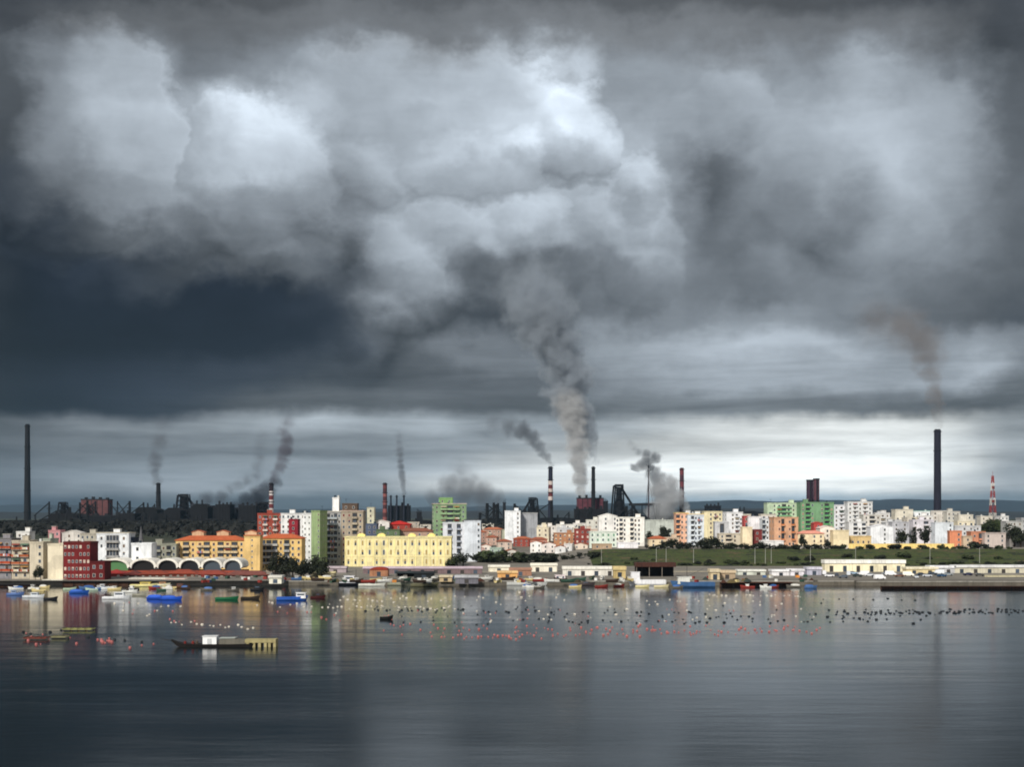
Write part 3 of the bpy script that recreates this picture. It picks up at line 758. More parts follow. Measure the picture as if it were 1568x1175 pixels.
# the old quarter of small houses in the middle
OLD = [ # u0,u1,vt,D,colour,roof, label
 (697, 722, 822, 960, (176, 120, 100), 'hip', 'small brick pink house with a tiled roof just right of the blank slab block'),
 (716, 745, 812, 1080, (166, 116, 96), 'hip', 'brick pink house high in the old quarter beside the slab block'),
 (740, 770, 808, 1130, (178, 132, 112), 'hip', 'dusty pink long house just left below the lone tall white block'),
 (768, 786, 812, 1060, (190, 192, 160), 'flat', 'pale green grey house under the lone tall white block'),
 (784, 812, 808, 1140, (190, 140, 114), 'hip', 'peach house with a terracotta roof below the grey slab block'),
 (806, 830, 813, 1090, (208, 176, 150), 'hip', 'sand coloured house with a tiled roof in the old quarter'),
 (744, 764, 820, 1000, (196, 150, 130), 'hip', 'salmon house in the middle rows of the old quarter'),
 (760, 784, 826, 940, (214, 186, 166), 'hip', 'pale pink house with a low tiled roof above the dark shrubs'),
 (786, 814, 822, 980, (158, 66, 54), 'hip', 'brick red house in the middle of the old quarter'),
 (812, 838, 823, 960, (196, 112, 88), 'hip', 'terracotta house left of the orange brown terrace'),
 (736, 752, 834, 880, (226, 214, 200), 'gable', 'cream gabled cottage low down near the dark round tree'),
 (722, 742, 838, 870, (204, 160, 150), 'gable', 'rosy gabled cottage beside the dark round tree'),
 (750, 772, 840, 868, (168, 196, 176), 'flat', 'pale mint green cottage among the dark shrubs'),
 (774, 790, 842, 866, (232, 226, 214), 'gable', 'small white gabled cottage between dark shrubs'),
 (812, 834, 829, 905, (238, 236, 230), 'gable', 'white gabled cottage at the left end of the white cottage row'),
 (830, 851, 831, 895, (236, 222, 214), 'gable', 'white cottage with a pinkish gable in the white cottage row'),
 (850, 866, 836, 880, (240, 240, 238), 'gable', 'white cottage with a steep gable above the dark hedge'),
 (864, 880, 834, 885, (232, 230, 226), 'flat', 'white flat roofed cottage at the right end of the white cottage row'),
 (878, 904, 832, 890, (226, 204, 180), 'gable', 'cream gabled cottage below the red brown house'),
]
for (u0, u1, vt, D, col, rf, lb) in OLD:
    building('house', 'house', lb, u0, u1, vt, D, col, None, roof=rf, dep=8, extras='a' if u0 % 3 == 0 else '', yaw=RB.choice([-12, 0, 10]), rcol=RB.choice([(166, 92, 62), (150, 84, 60), (178, 106, 76)]) if rf != 'flat' else None, group='houses of the old quarter', win=(1.0, 1.3))
B('long white house with a shallow roof on top of the old quarter', 826, 856, 806, 1120, (238, 230, 218), 'wwwww', name='house', cat='house', dep=9)
B('white flat house with a raised middle at the crest of the old quarter', 852, 880, 804, 1090, (242, 238, 230), 'wwww', name='house', cat='house', dep=9, extras='c')
B('white house with a stair cabin at the right crest of the old quarter', 878, 898, 802, 1100, (240, 232, 224), 'ww', name='house', cat='house', dep=9, extras='c')
B('long orange brown terrace with pale window band', 848, 882, 817, 985, (184, 112, 64), 'wwwww', name='terrace', cat='house', dep=9, shut=(230, 214, 180))
B('square red brown house with white windows in the old quarter', 880, 904, 811, 975, (150, 62, 54), 'www', name='house', cat='house', dep=10, win=(1.2, 1.4), shut=(220, 200, 190))
# white group in the centre
B('white block with a flat roof left of the white gabled block', 898, 918, 797, 1040, (222, 220, 206), 'ww', dep=10, extras='c')
B('big white block with large dark balcony holes and a blank right end', 943, 990, 793, 900, (244, 240, 230), 'wlw.lww.', extras='c', dep=13, yaw=-6, bcol=(240, 234, 222))
B('white block with a pointed white gable over the pale green row', 917, 945, 787, 935, (244, 242, 236), '.w.w', roof='gable', rcol=(240, 238, 232), dep=12, extras='')
B('pale green white row of houses with many small arched green windows', 903, 944, 815, 875, (224, 238, 222), 'wwwww', name='terrace', cat='house', dep=9, shut=(96, 150, 120), extras='')
B('dazzling white cube house at the foot of the big white block', 946, 977, 832, 858, (250, 248, 252), '...', name='house', cat='house', dep=9, extras='', parts=False)
B('flat roofed tan shed house left of the dazzling white cube house', 907, 937, 843, 851, (176, 142, 104), 'ww', name='house', cat='house', dep=8, extras='')
B('cream house with a small terracotta roof by the turf bank', 994, 1020, 821, 880, (232, 206, 158), 'ww', name='house', cat='house', roof='hip', dep=9)
B('beige house behind the dark trees right of the cream house', 1018, 1040, 824, 890, (206, 176, 142), 'ww', name='house', cat='house', dep=9)
B('wide grey green shed with a pale wall behind the cream house', 988, 1038, 797, 1120, (184, 190, 180), '.', name='warehouse', cat='warehouse', dep=20, extras='', parts=False)
B('salmon pink apartment block with cream top storey above the dark trees', 1035, 1054, 787, 905, (240, 170, 130), 'lww', extras='', dep=12, bcol=(244, 170, 124), trim=(244, 214, 140))
B('blue white apartment block with diagonal balconies right of the salmon block', 1053, 1078, 789, 900, (216, 226, 238), '.lwb.', extras='c', dep=12, trim=(240, 208, 132), shut=(80, 90, 120))
B('cream yellow block with a flat roof behind the blue white block', 1078, 1106, 784, 960, (240, 222, 168), '.wbw', extras='', dep=12)
B('white block with dark windows above the beige house rows', 1110, 1138, 785, 985, (240, 240, 244), '.wbw', extras='ca', dep=12, yaw=6)
B('grey low block with two dark holes below the cream yellow block', 1095, 1116, 800, 910, (200, 200, 204), '.l.', name='house', cat='house', dep=9, extras='', fl=2)
B('low beige house with brown windows behind the bank trees', 1101, 1140, 818, 885, (206, 190, 164), 'wlww', name='house', cat='house', dep=9, extras='')
B('tall narrow cream house left of the dark red side wall', 1137, 1152, 808, 868, (248, 222, 176), '..', name='house', cat='house', dep=9, extras='')
B('dark red side wall house beside the tall narrow cream house', 1152, 1167, 812, 872, (126, 48, 46), 'w', name='house', cat='house', dep=9, extras='')
B('white block with a red corner strip behind the dark red side wall', 1146, 1176, 792, 920, (242, 236, 238), '....', extras='', dep=12)
B('red corner strip house against the white block', 1139, 1146.5, 791, 925, (190, 70, 70), 'w', name='house', cat='house', extras='', dep=8)
B('white block striped with tall dark windows left of the orange block', 1167, 1183, 795, 905, (226, 230, 234), 'lwl', extras='', dep=10, bcol=(180, 186, 190))
B('orange apartment block with brown window strips in front of the pale green block', 1183, 1223, 793, 862, (222, 156, 110), '.wl.wl.', extras='', dep=12, yaw=5, bcol=(214, 132, 80), fl=4, shut=(110, 60, 46))
B('low white house with a dark arch at the foot of the orange block', 1166, 1200, 829, 848, (246, 244, 240), '.l..', name='house', cat='house', extras='', dep=8, fl=1)
B('pale green tower block with cream edges and darker green balconies', 1175, 1226, 771, 1010, (192, 218, 176), '.wblbw.', extras='ca', dep=14, bcol=(120, 176, 124))
B('strong green tower block with a dark left edge under the purple brown silos', 1226, 1277, 770, 995, (96, 150, 96), 'wlw.wlw', extras='c', dep=14, bcol=(90, 170, 100), shut=(170, 130, 110))
B('white grey tower block with faint balconies right of the strong green block', 1277, 1300, 774, 1060, (220, 220, 226), 'wbw', extras='a', dep=12)
B('white tower block with a roof cabin and balcony grid', 1298, 1336, 769, 1050, (226, 226, 224), 'wbwbw', extras='c', dep=12)
B('pink roofed cream long house above the green bank', 1222, 1262, 813, 862, (250, 222, 170), 'w.ww', name='house', cat='house', roof='hip', rcol=(222, 150, 130), dep=9)
B('red gabled house behind the pink roofed cream house', 1246, 1260, 800, 930, (190, 66, 60), 'w', name='house', cat='house', roof='gable', rcol=(180, 60, 54), dep=9)
B('white church like house with a rounded gable between cream houses', 1256, 1278, 806, 870, (244, 232, 214), '.w.', name='chapel', cat='chapel', roof='gable', rcol=(230, 214, 206), dep=12)
B('blank cream yellow house at the top of the green bank', 1276, 1300, 813, 858, (250, 226, 172), '...', name='house', cat='house', dep=9, extras='')
B('white grey house with dark window bays right of the blank cream yellow house', 1300, 1326, 800, 930, (226, 226, 224), '.lwl', name='house', cat='house', dep=10)
B('ochre low house row behind the yellow wall', 1302, 1334, 822, 868, (226, 186, 110), 'lwlw', name='house', cat='house', dep=8, extras='', fl=1)
B('pale block with brown windows below the white tower block', 1322, 1349, 789, 985, (216, 210, 198), 'wlw', extras='', dep=11)
B('clean white house with a slanting roof above the yellow wall', 1333, 1368, 804, 900, (240, 242, 246), '..w.', name='house', cat='house', dep=10, extras='', roof='gable', rcol=(232, 232, 236))
B('beige stepped block with a roof cabin left of the tall dark stack', 1371, 1398, 781, 1030, (220, 210, 186), '.w.', extras='c', dep=11)
B('white small block with a pale turquoise roof band', 1398, 1424, 784, 1035, (236, 242, 244), '.w.w', extras='', dep=11, trim=(170, 214, 200))
B('grey lilac block over the dark arches', 1366, 1392, 800, 940, (186, 186, 194), 'ww', extras='', dep=9)
B('white lilac house with a dark pine on its left', 1398, 1430, 797, 945, (222, 216, 224), 'w.lw', name='house', cat='house', dep=10)
B('beige block right beside the foot of the tall dark stack', 1426, 1450, 783, 1060, (214, 206, 194), 'ww', extras='', dep=11)
B('pale blue white house below the foot of the tall dark stack', 1432, 1460, 801, 930, (220, 230, 238), '..w', name='house', cat='house', dep=10, extras='')
B('cream grey block with square windows right of the tall dark stack', 1450, 1470, 784, 1050, (206, 200, 186), 'www', extras='c', dep=11)
B('cream block with a lone window left of the radio mast', 1468, 1490, 789, 1010, (214, 206, 188), '.w', extras='', dep=11)
B('grey white terrace in front of the cream blocks by the radio mast', 1462, 1502, 806, 930, (200, 200, 204), 'wwww', name='house', cat='house', dep=9, extras='')
B('orange house at the right end of the yellow wall', 1455, 1476, 814, 868, (226, 118, 70), '.w', name='house', cat='house', dep=9, extras='', yaw=-8)
B('orange brown house with a dark gateway right of the orange house', 1487, 1509, 815, 872, (208, 118, 78), 'wl', name='house', cat='house', dep=9, extras='', fl=2)
B('pinkish grey house below the green mound', 1508, 1540, 817, 866, (196, 176, 166), 'w.w', name='house', cat='house', dep=9, extras='')
B('low beige house between the two orange houses', 1475, 1489, 822, 864, (200, 170, 136), 'w', name='house', cat='house', dep=8, extras='')
B('dull grey white block at the far right edge', 1541, 1566, 799, 960, (176, 176, 172), 'www', extras='', dep=11)
B('grey block cut by the right edge of the view', 1564, 1590, 794, 980, (160, 162, 164), 'www', extras='', dep=11)
B('dark grey house with trees before it near the right edge', 1546, 1580, 818, 880, (120, 116, 110), 'ww', name='house', cat='house', dep=9, extras='')
# small distant houses filling the gaps
FILL = [(1338, 1362, 786), (1354, 1372, 793), (1128, 1150, 788), (1490, 1512, 796), (1515, 1545, 798), (700, 716, 802), (1085, 1100, 796), (1420, 1436, 789), (624, 642, 800), (640, 660, 804), (738, 756, 803), (1312, 1330, 784), (905, 922, 801), (1060, 1075, 792)]
for k, (u0, u1, vt) in enumerate(FILL):
    col = RB.choice([(206, 196, 178), (196, 190, 184), (214, 204, 184), (188, 170, 150)])
    building('house', 'house', 'small faint pale house far back between the larger town blocks', u0, u1, vt, 1350 + 25 * k, col, 'ww', dep=10, extras='', group='faint houses far back in town', shut=(110, 100, 90))

for k in range(34):
    u0 = RB.uniform(1040, 1545) if k % 4 else RB.uniform(700, 900); wd = RB.uniform(12, 26); vt = RB.uniform(786, 808) if u0 > 1000 else RB.uniform(803, 812)
    col, cn = RB.choice([((232, 230, 226), 'white'), ((220, 210, 190), 'beige'), ((236, 222, 186), 'cream'), ((206, 206, 210), 'pale grey'), ((222, 190, 168), 'pale pink')])
    building('apartment_block', 'apartment block', f'{cn} block packed among the crowded flat roofed blocks of the town', u0, u0 + wd, vt, RB.uniform(955, 1250), col, None, dep=10, extras=RB.choice(['', 'c', 'c']), yaw=RB.choice([-10, 0, 0, 8]), group=f'{cn} blocks packed in the town')
# long yellow boundary wall with arches on the bank top
def wallthing(name, cat, label, u0, u1, vt, D, th, col, zb=None, cap=None):
    x0, x1 = X(u0, D), X(u1, D); xc = (x0 + x1) / 2; z0 = zg(xc, D) - .05 if zb is None else zb
    o = thing(name, label, cat, (xc, D, z0)); h = Z(vt, D) - z0
    b = MB(); w = (x1 - x0) / 2; b.box(-w, w, 0, th, -.4, h, mat(col, .85)); part('wall', b.mesh('wall'), o)
    c = MB(); c.box(-w - .08, w + .08, -.1, th + .1, h + .002, h + .22, mat(cap or col, .85)); part('coping', c.mesh('coping'), o)
    return o, w, h
wallthing('boundary_wall', 'wall', 'long low yellow boundary wall along the top of the green bank', 1300, 1461, 833.5, 850, .5, (252, 220, 140), cap=(250, 226, 160))
wallthing('boundary_wall', 'wall', 'low white grey wall along the bank top below the cream houses', 1190, 1298, 837, 846, .4, (206, 200, 190))
# church spire behind the low white block
s = thing('church_spire', 'thin grey church spire above the low bright white block', 'spire', (X(216, 820), 820, zg(X(216, 820), 820)))
b = MB(); zt = Z(806, 820) - s.location.z
b.cyl(0, 0, -.5, zt * .62, 1.5, 1.4, mat((120, 118, 116)), 8); part('tower', b.mesh('tower'), s)
b = MB(); b.cyl(0, 0, zt * .62 + .003, zt, 1.35, .06, mat((96, 96, 100)), 8); part('spire', b.mesh('spire'), s)

# ------------------------------------------------------------------ vaulted market with red tiled lean-to sheds before it
Dm = 672
mk = thing('vaulted_market', 'white market hall with a scalloped row of barrel vaults over dark arches', 'market hall', (X(266, Dm), Dm, 2.0))
xs_ = [175, 222, 257, 290, 325, 357, 386]
mw = mat((240, 236, 226), .8); L = 16.0
cx0 = X(266, Dm)
for k, u in enumerate(xs_[:-1]):
    ua = u - (23 if k == 0 else (u - xs_[k - 1]) / 2); ub = u + (xs_[k + 1] - u) / 2
    xa, xb = X(ua, Dm) - cx0 + .01, X(ub, Dm) - cx0 - .01
    zsp, ztop = Z(871, Dm) - 2, Z(855.5, Dm) - 2
    n = 14; m = (xa + xb) / 2; hw = (xb - xa) / 2
    top = [(m - hw * cos(pi * q / n), zsp + .9 + (ztop - zsp - .9) * sin(pi * q / n) ** .8) for q in range(n + 1)]
    inn = [(m - (hw - .95) * cos(pi * q / n), zsp + (ztop - zsp - .9) * sin(pi * q / n) ** .8) for q in range(n + 1)]
    v = MB()
    vs = [(x, -.6, z) for x, z in top] + [(x, L, z) for x, z in top] + [(x, L, z) for x, z in inn] + [(x, -.6, z) for x, z in inn]
    N = n + 1; fs = []
    for q in range(n):
        for r_ in range(4):
            a0, a1 = r_ * N, ((r_ + 1) % 4) * N
            fs.append((a0 + q, a1 + q, a1 + q + 1, a0 + q + 1))
    fs += [(0, N, 2 * N, 3 * N), (n, 3 * N + n, 2 * N + n, N + n)]
    v.add(vs, fs, mw); part('vault', v.mesh('vault', False), mk)
    g = MB(); gc = [(60, 92, 60), (34, 34, 34), (24, 24, 26), (24, 26, 30), (74, 84, 94), (84, 94, 106)][k]  # middle fills painted dark as shade inside open arches; last two are glass
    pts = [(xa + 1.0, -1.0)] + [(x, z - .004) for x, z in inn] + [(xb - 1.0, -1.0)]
    g.poly(pts[::-1], .8, 1.0, glass(gc, .3)); part('arch_fill', g.mesh('arch_fill'), mk)
b = MB(); b.box(X(152, Dm) - cx0, X(372, Dm) - cx0, -.2, L, -.5, Z(871, Dm) - 2 - 1.002, mat((150, 70, 52), .9)); part('base_wall', b.mesh('base_wall'), mk)
LEAN = [(160, 188, 873, (150, 42, 36), 'low bright red shed left of the market lean-to sheds'), (190, 214, 876, (96, 40, 34), 'dark maroon lean-to shed before the second market arch'), (214, 256, 874, (128, 54, 34), 'red tiled lean-to shed before the middle market arches'), (256, 300, 873, (140, 60, 40), 'long red tiled lean-to shed before the dark market arches'), (300, 345, 874, (136, 58, 44), 'orange brown tiled lean-to shed before the grey glazed arch'), (345, 410, 876, (116, 66, 58), 'dusty brown tiled lean-to shed at the right end of the market'), (408, 440, 880, (170, 156, 140), 'pale grey flat hut beside the dark trees')]
for (u0, u1, vt, col, lb) in LEAN:
    building('shed', 'shed', lb, u0, u1, vt, 645, tuple(int(c * .8) for c in col), 'wl' if u1 - u0 < 35 else 'wlwl', roof='hip' if vt < 880 else 'flat', rcol=col, dep=9, extras='', fl=1, win=(1.0, 1.0))
# ------------------------------------------------------------------ the steelworks on the skyline
RED, WHT = mat((150, 44, 36), .8), mat((214, 208, 200), .8)
def stack(name, label, u, vt, D, r0, r1, bands=None, col=(40, 40, 46), rings=3, group=None):
    x = X(u, D); z0 = zg(x, D); h = Z(vt, D) - z0
    o = thing(name, label, 'chimney', (x, D, z0), 0, group)
    if bands and len(bands) > 4:
        bd = bands[4]; rr = lambda f: r0 + (r1 - r0) * f
        b = MB(); b.cyl(0, 0, h * bd + .01, h, rr(bd), r1, mat(col, .85, .2, .02), 20); part('shaft_head', b.mesh('shaft_head'), o)
    else: bd = 1.0
    if bands:
        m1, m2 = mat(bands[0], .85, .2, .02), mat(bands[1], .85, .15, .02)
        f0 = bands[2]; n = bands[3]
        b = MB(); rr = lambda f: r0 + (r1 - r0) * f
        b.cyl(0, 0, -1, h * f0, r0, rr(f0), mat(col, .85, .2, .02), 20); part('shaft', b.mesh('shaft', False), o)
        for k in range(n):
            fa, fb = f0 + (bd - f0) * k / n, f0 + (bd - f0) * (k + 1) / n
            b = MB(); b.cyl(0, 0, h * fa + .01, h * fb, rr(fa), rr(fb), (m1, m2)[k % 2], 20); part('painted_band', b.mesh('painted_band'), o)
    else:
        b = MB(); b.cyl(0, 0, -1, h, r0, r1, mat(col, .85, .25, .02), 22); part('shaft', b.mesh('shaft'), o)
    for k in range(rings):
        f = 1.0 - k * .22 if k else .985
        b = MB(); ra = r0 + (r1 - r0) * f
        b.cyl(0, 0, h * f - .5, h * f + .5, ra + 1.3, ra + 1.3, M_IRON, 20); part('gallery', b.mesh('gallery'), o)
    b = MB(); b.cyl(0, 0, h + .01, h + 1.5, r1 * .86, r1 * .84, M_BLACK, 18); part('flue', b.mesh('flue'), o)
    return o
stack('chimney', 'tall thin black chimney at the far left with a pale ringed top', 42, 651, 2620, 6.4, 4.3, col=(24, 25, 28), rings=5)
stack('chimney', 'tall thick straight black chimney standing alone on the right', 1435.5, 659, 2600, 6.9, 6.2, col=(32, 30, 44), rings=2)
stack('chimney', 'black chimney with a white and red banded waist left of the white steam column', 843, 716, 2600, 4.9, 4.0, ((200, 186, 180), (96, 42, 44), .42, 5, .76), col=(34, 36, 52))
stack('chimney', 'plain black chimney rising behind the red brown plant hall', 908.5, 716, 2560, 4.2, 3.2, col=(20, 20, 22))
stack('chimney', 'dark chimney with faded red upper bands beside the white steam cloud', 1044, 718, 2500, 4.6, 3.7, ((110, 52, 58), (74, 42, 54), .45, 5), col=(28, 24, 40))
stack('chimney', 'short chimney with red and white bands smoking above the orange red block', 415.5, 741, 2400, 4.2, 3.6, ((110, 50, 52), (206, 196, 194), .2, 6, .82), col=(38, 26, 32))
stack('chimney', 'red brown banded chimney left of the dark boiler house', 589.5, 741, 2400, 3.9, 3.5, ((140, 84, 80), (78, 44, 46), .1, 8, .88), col=(110, 56, 56))
stack('chimney', 'black chimney with a thin flared head above the dark sheds on the left', 242.5, 741, 2500, 5.0, 3.6, col=(26, 28, 32))
for (u, lb) in ((598.5, 'left one of three thin dark flues on the boiler house'), (607.5, 'middle one of three thin dark flues on the boiler house'), (618.5, 'right one of three thin dark flues on the boiler house')):
    stack('flue_stack', lb, u, 760, 2395, 1.6, 1.4, col=(34, 38, 50), rings=1, group='thin flues on the boiler house')
def plant(name, cat, label, u0, u1, vt, D, col, dep=40, style='hall', zb=None):
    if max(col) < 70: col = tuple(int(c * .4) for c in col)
    xa, xb = X(u0, D), X(u1, D); xc, w = (xa + xb) / 2, (xb - xa) / 2
    z0 = zg(xc, D) if zb is None else zb; h = Z(vt, D) - z0
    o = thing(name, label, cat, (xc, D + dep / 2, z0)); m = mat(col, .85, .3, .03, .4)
    b = MB(); r = random.Random(int(u0 * 3 + vt))
    if style == 'hall':
        b.poly([(-w, -1), (w, -1), (w, h * .86), (w * .5, h), (-w * .5, h), (-w, h * .86)], -dep / 2, dep / 2, m); part('body', b.mesh('body'), o)
        for k in range(max(2, int(w / 9))):
            x = -w * .8 + 1.6 * w * (k + .5) / max(2, int(w / 9)); q = MB(); q.box(x - 2, x + 2, -dep / 2 - .4, -dep / 2 - .01, h * .3, h * .6, M_BLACK); part('louvre', q.mesh('louvre'), o)
        for k in range(2):
            q = MB(); x = r.uniform(-.6, .6) * w; q.cyl(x, 0, h * .9, h * 1.0 + r.uniform(3, 9), 1.5, 1.2, M_IRON, 10); part('vent_stack', q.mesh('vent_stack'), o)
    elif style == 'block':
        b.box(-w, w, -dep / 2, dep / 2, -1, h, m); part('body', b.mesh('body'), o)
        q = MB(); q.box(-w - .6, w + .6, -dep / 2 - .6, dep / 2 + .6, h + .01, h + 1.6, M_IRON); part('roof_deck', q.mesh('roof_deck'), o)
        for k in range(4):
            q = MB(); x = -w * .8 + 1.6 * w * k / 3; q.box(x - w * .09, x + w * .09, -3, 3, h + 1.61, h + 1.6 + r.uniform(2, 6), M_IRON); part('roof_vent', q.mesh('roof_vent'), o)
        for k in range(1, 5):
            q = MB(); x = -w + 2 * w * k / 5; q.box(x - .5, x + .5, -dep / 2 - .5, -dep / 2 - .01, 0, h, M_IRON); part('rib', q.mesh('rib'), o)
    return o
def furnace(label, u, half, vt, D, skip=1, zb=None, lean=1.0, name='blast_furnace', cat='blast furnace'):
    """stepped open steel tower round a bulging shell, with an inclined hoist and fat bent gas pipes"""
    x = X(u, D); z0 = zg(x, D); h = Z(vt, D) - z0; w = half / F * D
    o = thing(name, label, cat, (x, D, z0))
    m = mat((10, 11, 18), .8, .3, .05, .3)
    prof = [(1.2, 0), (1.2, .3), (1.05, .34), (1.0, .55), (.7, .6), (.62, .8), (.66, .84), (.6, .92)]
    b = MB(); b.loft([[(w * .8 * r_ * cos(2 * pi * k / 14), w * .8 * r_ * sin(2 * pi * k / 14), h * z) for k in range(14)] for r_, z in prof], m); part('shell', b.mesh('shell'), o)
    for sx in (-1, 1):
        for sy in (-1, 1):
            b = MB(); b.bar((sx * w, sy * w, -1), (sx * w * .62, sy * w * .62, h), w * .085, m, 6); part('tower_leg', b.mesh('tower_leg'), o)
    for k in range(1, 7):
        f = k / 6.5; ww = w * (1 - .38 * f) * 1.12
        b = MB(); b.box(-ww, ww, -ww, ww, h * f - .5, h * f + .5, m); part('platform', b.mesh('platform'), o)
        if k < 6:
            b = MB(); f2 = (k + 1) / 6.5; w2 = w * (1 - .38 * f2) * 1.05
            b.bar((-ww, -ww, h * f), (w2, -w2, h * f2), w * .04, m, 5); part('brace', b.mesh('brace'), o)
    b = MB(); b.box(-w * .5, w * .5, -w * .5, w * .5, h * .94, h, m); part('head_house', b.mesh('head_house'), o)
    if skip:
        b = MB(); b.bar((skip * w * 3.0 * lean, 0, h * .12), (skip * w * .3, 0, h * .93), w * .2, m, 8); part('skip_hoist', b.mesh('skip_hoist'), o)
        b = MB(); b.bar((skip * w * 1.9 * lean, 0, 0), (skip * w * 1.7 * lean, 0, h * .48), w * .1, m, 6); part('hoist_trestle', b.mesh('hoist_trestle'), o)
    b = MB(); s_ = -skip or 1
    b.bar((0, w * .2, h * .86), (s_ * w * .9, w * .2, h * .97), w * .15, m, 8); part('uptake_pipe', b.mesh('uptake_pipe'), o)
    b = MB(); b.bar((s_ * w * .92, w * .2, h * .965), (s_ * w * 1.35, w * .2, h * .2), w * .15, m, 8); part('downcomer_pipe', b.mesh('downcomer_pipe'), o)
    return o
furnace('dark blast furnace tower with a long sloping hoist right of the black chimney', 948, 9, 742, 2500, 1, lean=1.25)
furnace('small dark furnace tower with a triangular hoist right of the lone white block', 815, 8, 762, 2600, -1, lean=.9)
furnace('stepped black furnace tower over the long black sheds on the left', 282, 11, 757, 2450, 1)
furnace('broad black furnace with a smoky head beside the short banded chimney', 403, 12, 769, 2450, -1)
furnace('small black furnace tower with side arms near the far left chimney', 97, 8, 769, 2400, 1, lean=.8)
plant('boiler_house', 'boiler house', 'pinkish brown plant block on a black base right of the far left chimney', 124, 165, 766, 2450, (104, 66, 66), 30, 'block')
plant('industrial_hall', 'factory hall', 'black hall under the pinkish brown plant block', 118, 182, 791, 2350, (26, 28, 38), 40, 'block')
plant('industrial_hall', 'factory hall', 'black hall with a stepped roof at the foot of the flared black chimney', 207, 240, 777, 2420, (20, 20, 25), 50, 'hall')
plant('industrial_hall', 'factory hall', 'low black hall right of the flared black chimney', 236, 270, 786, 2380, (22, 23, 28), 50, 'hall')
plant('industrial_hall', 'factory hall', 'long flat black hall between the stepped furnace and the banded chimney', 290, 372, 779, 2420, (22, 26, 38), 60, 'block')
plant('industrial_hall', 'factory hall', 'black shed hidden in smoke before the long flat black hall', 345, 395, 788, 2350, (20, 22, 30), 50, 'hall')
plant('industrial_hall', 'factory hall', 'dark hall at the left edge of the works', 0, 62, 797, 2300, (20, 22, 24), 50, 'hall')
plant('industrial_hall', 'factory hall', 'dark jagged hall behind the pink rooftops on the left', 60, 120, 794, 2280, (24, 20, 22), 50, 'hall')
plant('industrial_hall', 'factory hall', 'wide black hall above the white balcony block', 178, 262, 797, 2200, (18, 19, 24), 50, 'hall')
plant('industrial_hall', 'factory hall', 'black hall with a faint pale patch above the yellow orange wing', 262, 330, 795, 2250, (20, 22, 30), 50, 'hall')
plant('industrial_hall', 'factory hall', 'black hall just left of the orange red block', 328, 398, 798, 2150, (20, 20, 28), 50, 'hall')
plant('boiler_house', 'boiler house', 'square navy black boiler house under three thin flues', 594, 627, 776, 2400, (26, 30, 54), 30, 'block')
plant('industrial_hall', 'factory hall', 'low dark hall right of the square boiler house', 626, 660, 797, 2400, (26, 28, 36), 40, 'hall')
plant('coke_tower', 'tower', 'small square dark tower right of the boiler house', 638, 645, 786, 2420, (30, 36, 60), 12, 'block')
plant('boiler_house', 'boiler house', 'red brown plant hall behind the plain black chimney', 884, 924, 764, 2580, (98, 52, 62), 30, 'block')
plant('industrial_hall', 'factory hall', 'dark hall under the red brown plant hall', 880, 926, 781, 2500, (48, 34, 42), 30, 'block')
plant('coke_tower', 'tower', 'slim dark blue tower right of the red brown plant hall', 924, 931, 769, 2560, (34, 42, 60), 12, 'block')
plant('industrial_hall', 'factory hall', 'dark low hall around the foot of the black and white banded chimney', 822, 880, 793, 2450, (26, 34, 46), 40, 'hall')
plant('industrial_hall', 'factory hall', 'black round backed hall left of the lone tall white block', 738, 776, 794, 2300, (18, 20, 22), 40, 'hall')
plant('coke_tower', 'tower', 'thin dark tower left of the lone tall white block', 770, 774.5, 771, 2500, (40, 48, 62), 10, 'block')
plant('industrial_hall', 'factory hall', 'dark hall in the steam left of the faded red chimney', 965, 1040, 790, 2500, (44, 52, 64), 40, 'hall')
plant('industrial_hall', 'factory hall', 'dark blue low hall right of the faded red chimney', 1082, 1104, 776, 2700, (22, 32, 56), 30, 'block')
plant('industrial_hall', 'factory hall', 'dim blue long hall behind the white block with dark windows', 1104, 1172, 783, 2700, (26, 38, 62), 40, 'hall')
# conveyor bridge from the furnace to the right
D = 2480
o = thing('conveyor_bridge', 'long dark level conveyor bridge running right from the blast furnace', 'conveyor', (X(968, D), D, zg(X(968, D), D)))
zc = Z(773, D) - o.location.z; x1 = X(1012, D) - X(968, D)
b = MB(); b.box(-6, x1, -2, 2, zc - 2, zc + 2, M_IRON); part('gallery', b.mesh('gallery'), o)
for k in range(4):
    b = MB(); x = x1 * (k + .3) / 4; b.bar((x, 0, -1), (x + 1, 0, zc - 2), .8, M_IRON, 5); part('trestle', b.mesh('trestle'), o)
# flare mast in the steam
D = 2450
o = thing('flare_mast', 'thin dark flare mast inside the white steam cloud', 'mast', (X(993, D), D, zg(X(993, D), D)))
zt = Z(716, D) - o.location.z
b = MB(); b.cyl(0, 0, -1, zt, 1.5, .8, mat((70, 60, 66)), 8); part('mast', b.mesh('mast'), o)
b = MB(); b.cyl(0, 0, zt + .01, zt + 4, 1.6, 1.4, M_IRON, 8); part('burner_tip', b.mesh('burner_tip'), o)
for k in range(3):
    b = MB(); a = 2.1 * k; b.bar((0, 0, zt * .8), (14 * cos(a), 14 * sin(a), 0), .25, M_IRON, 4); part('guy_wire', b.mesh('guy_wire'), o)
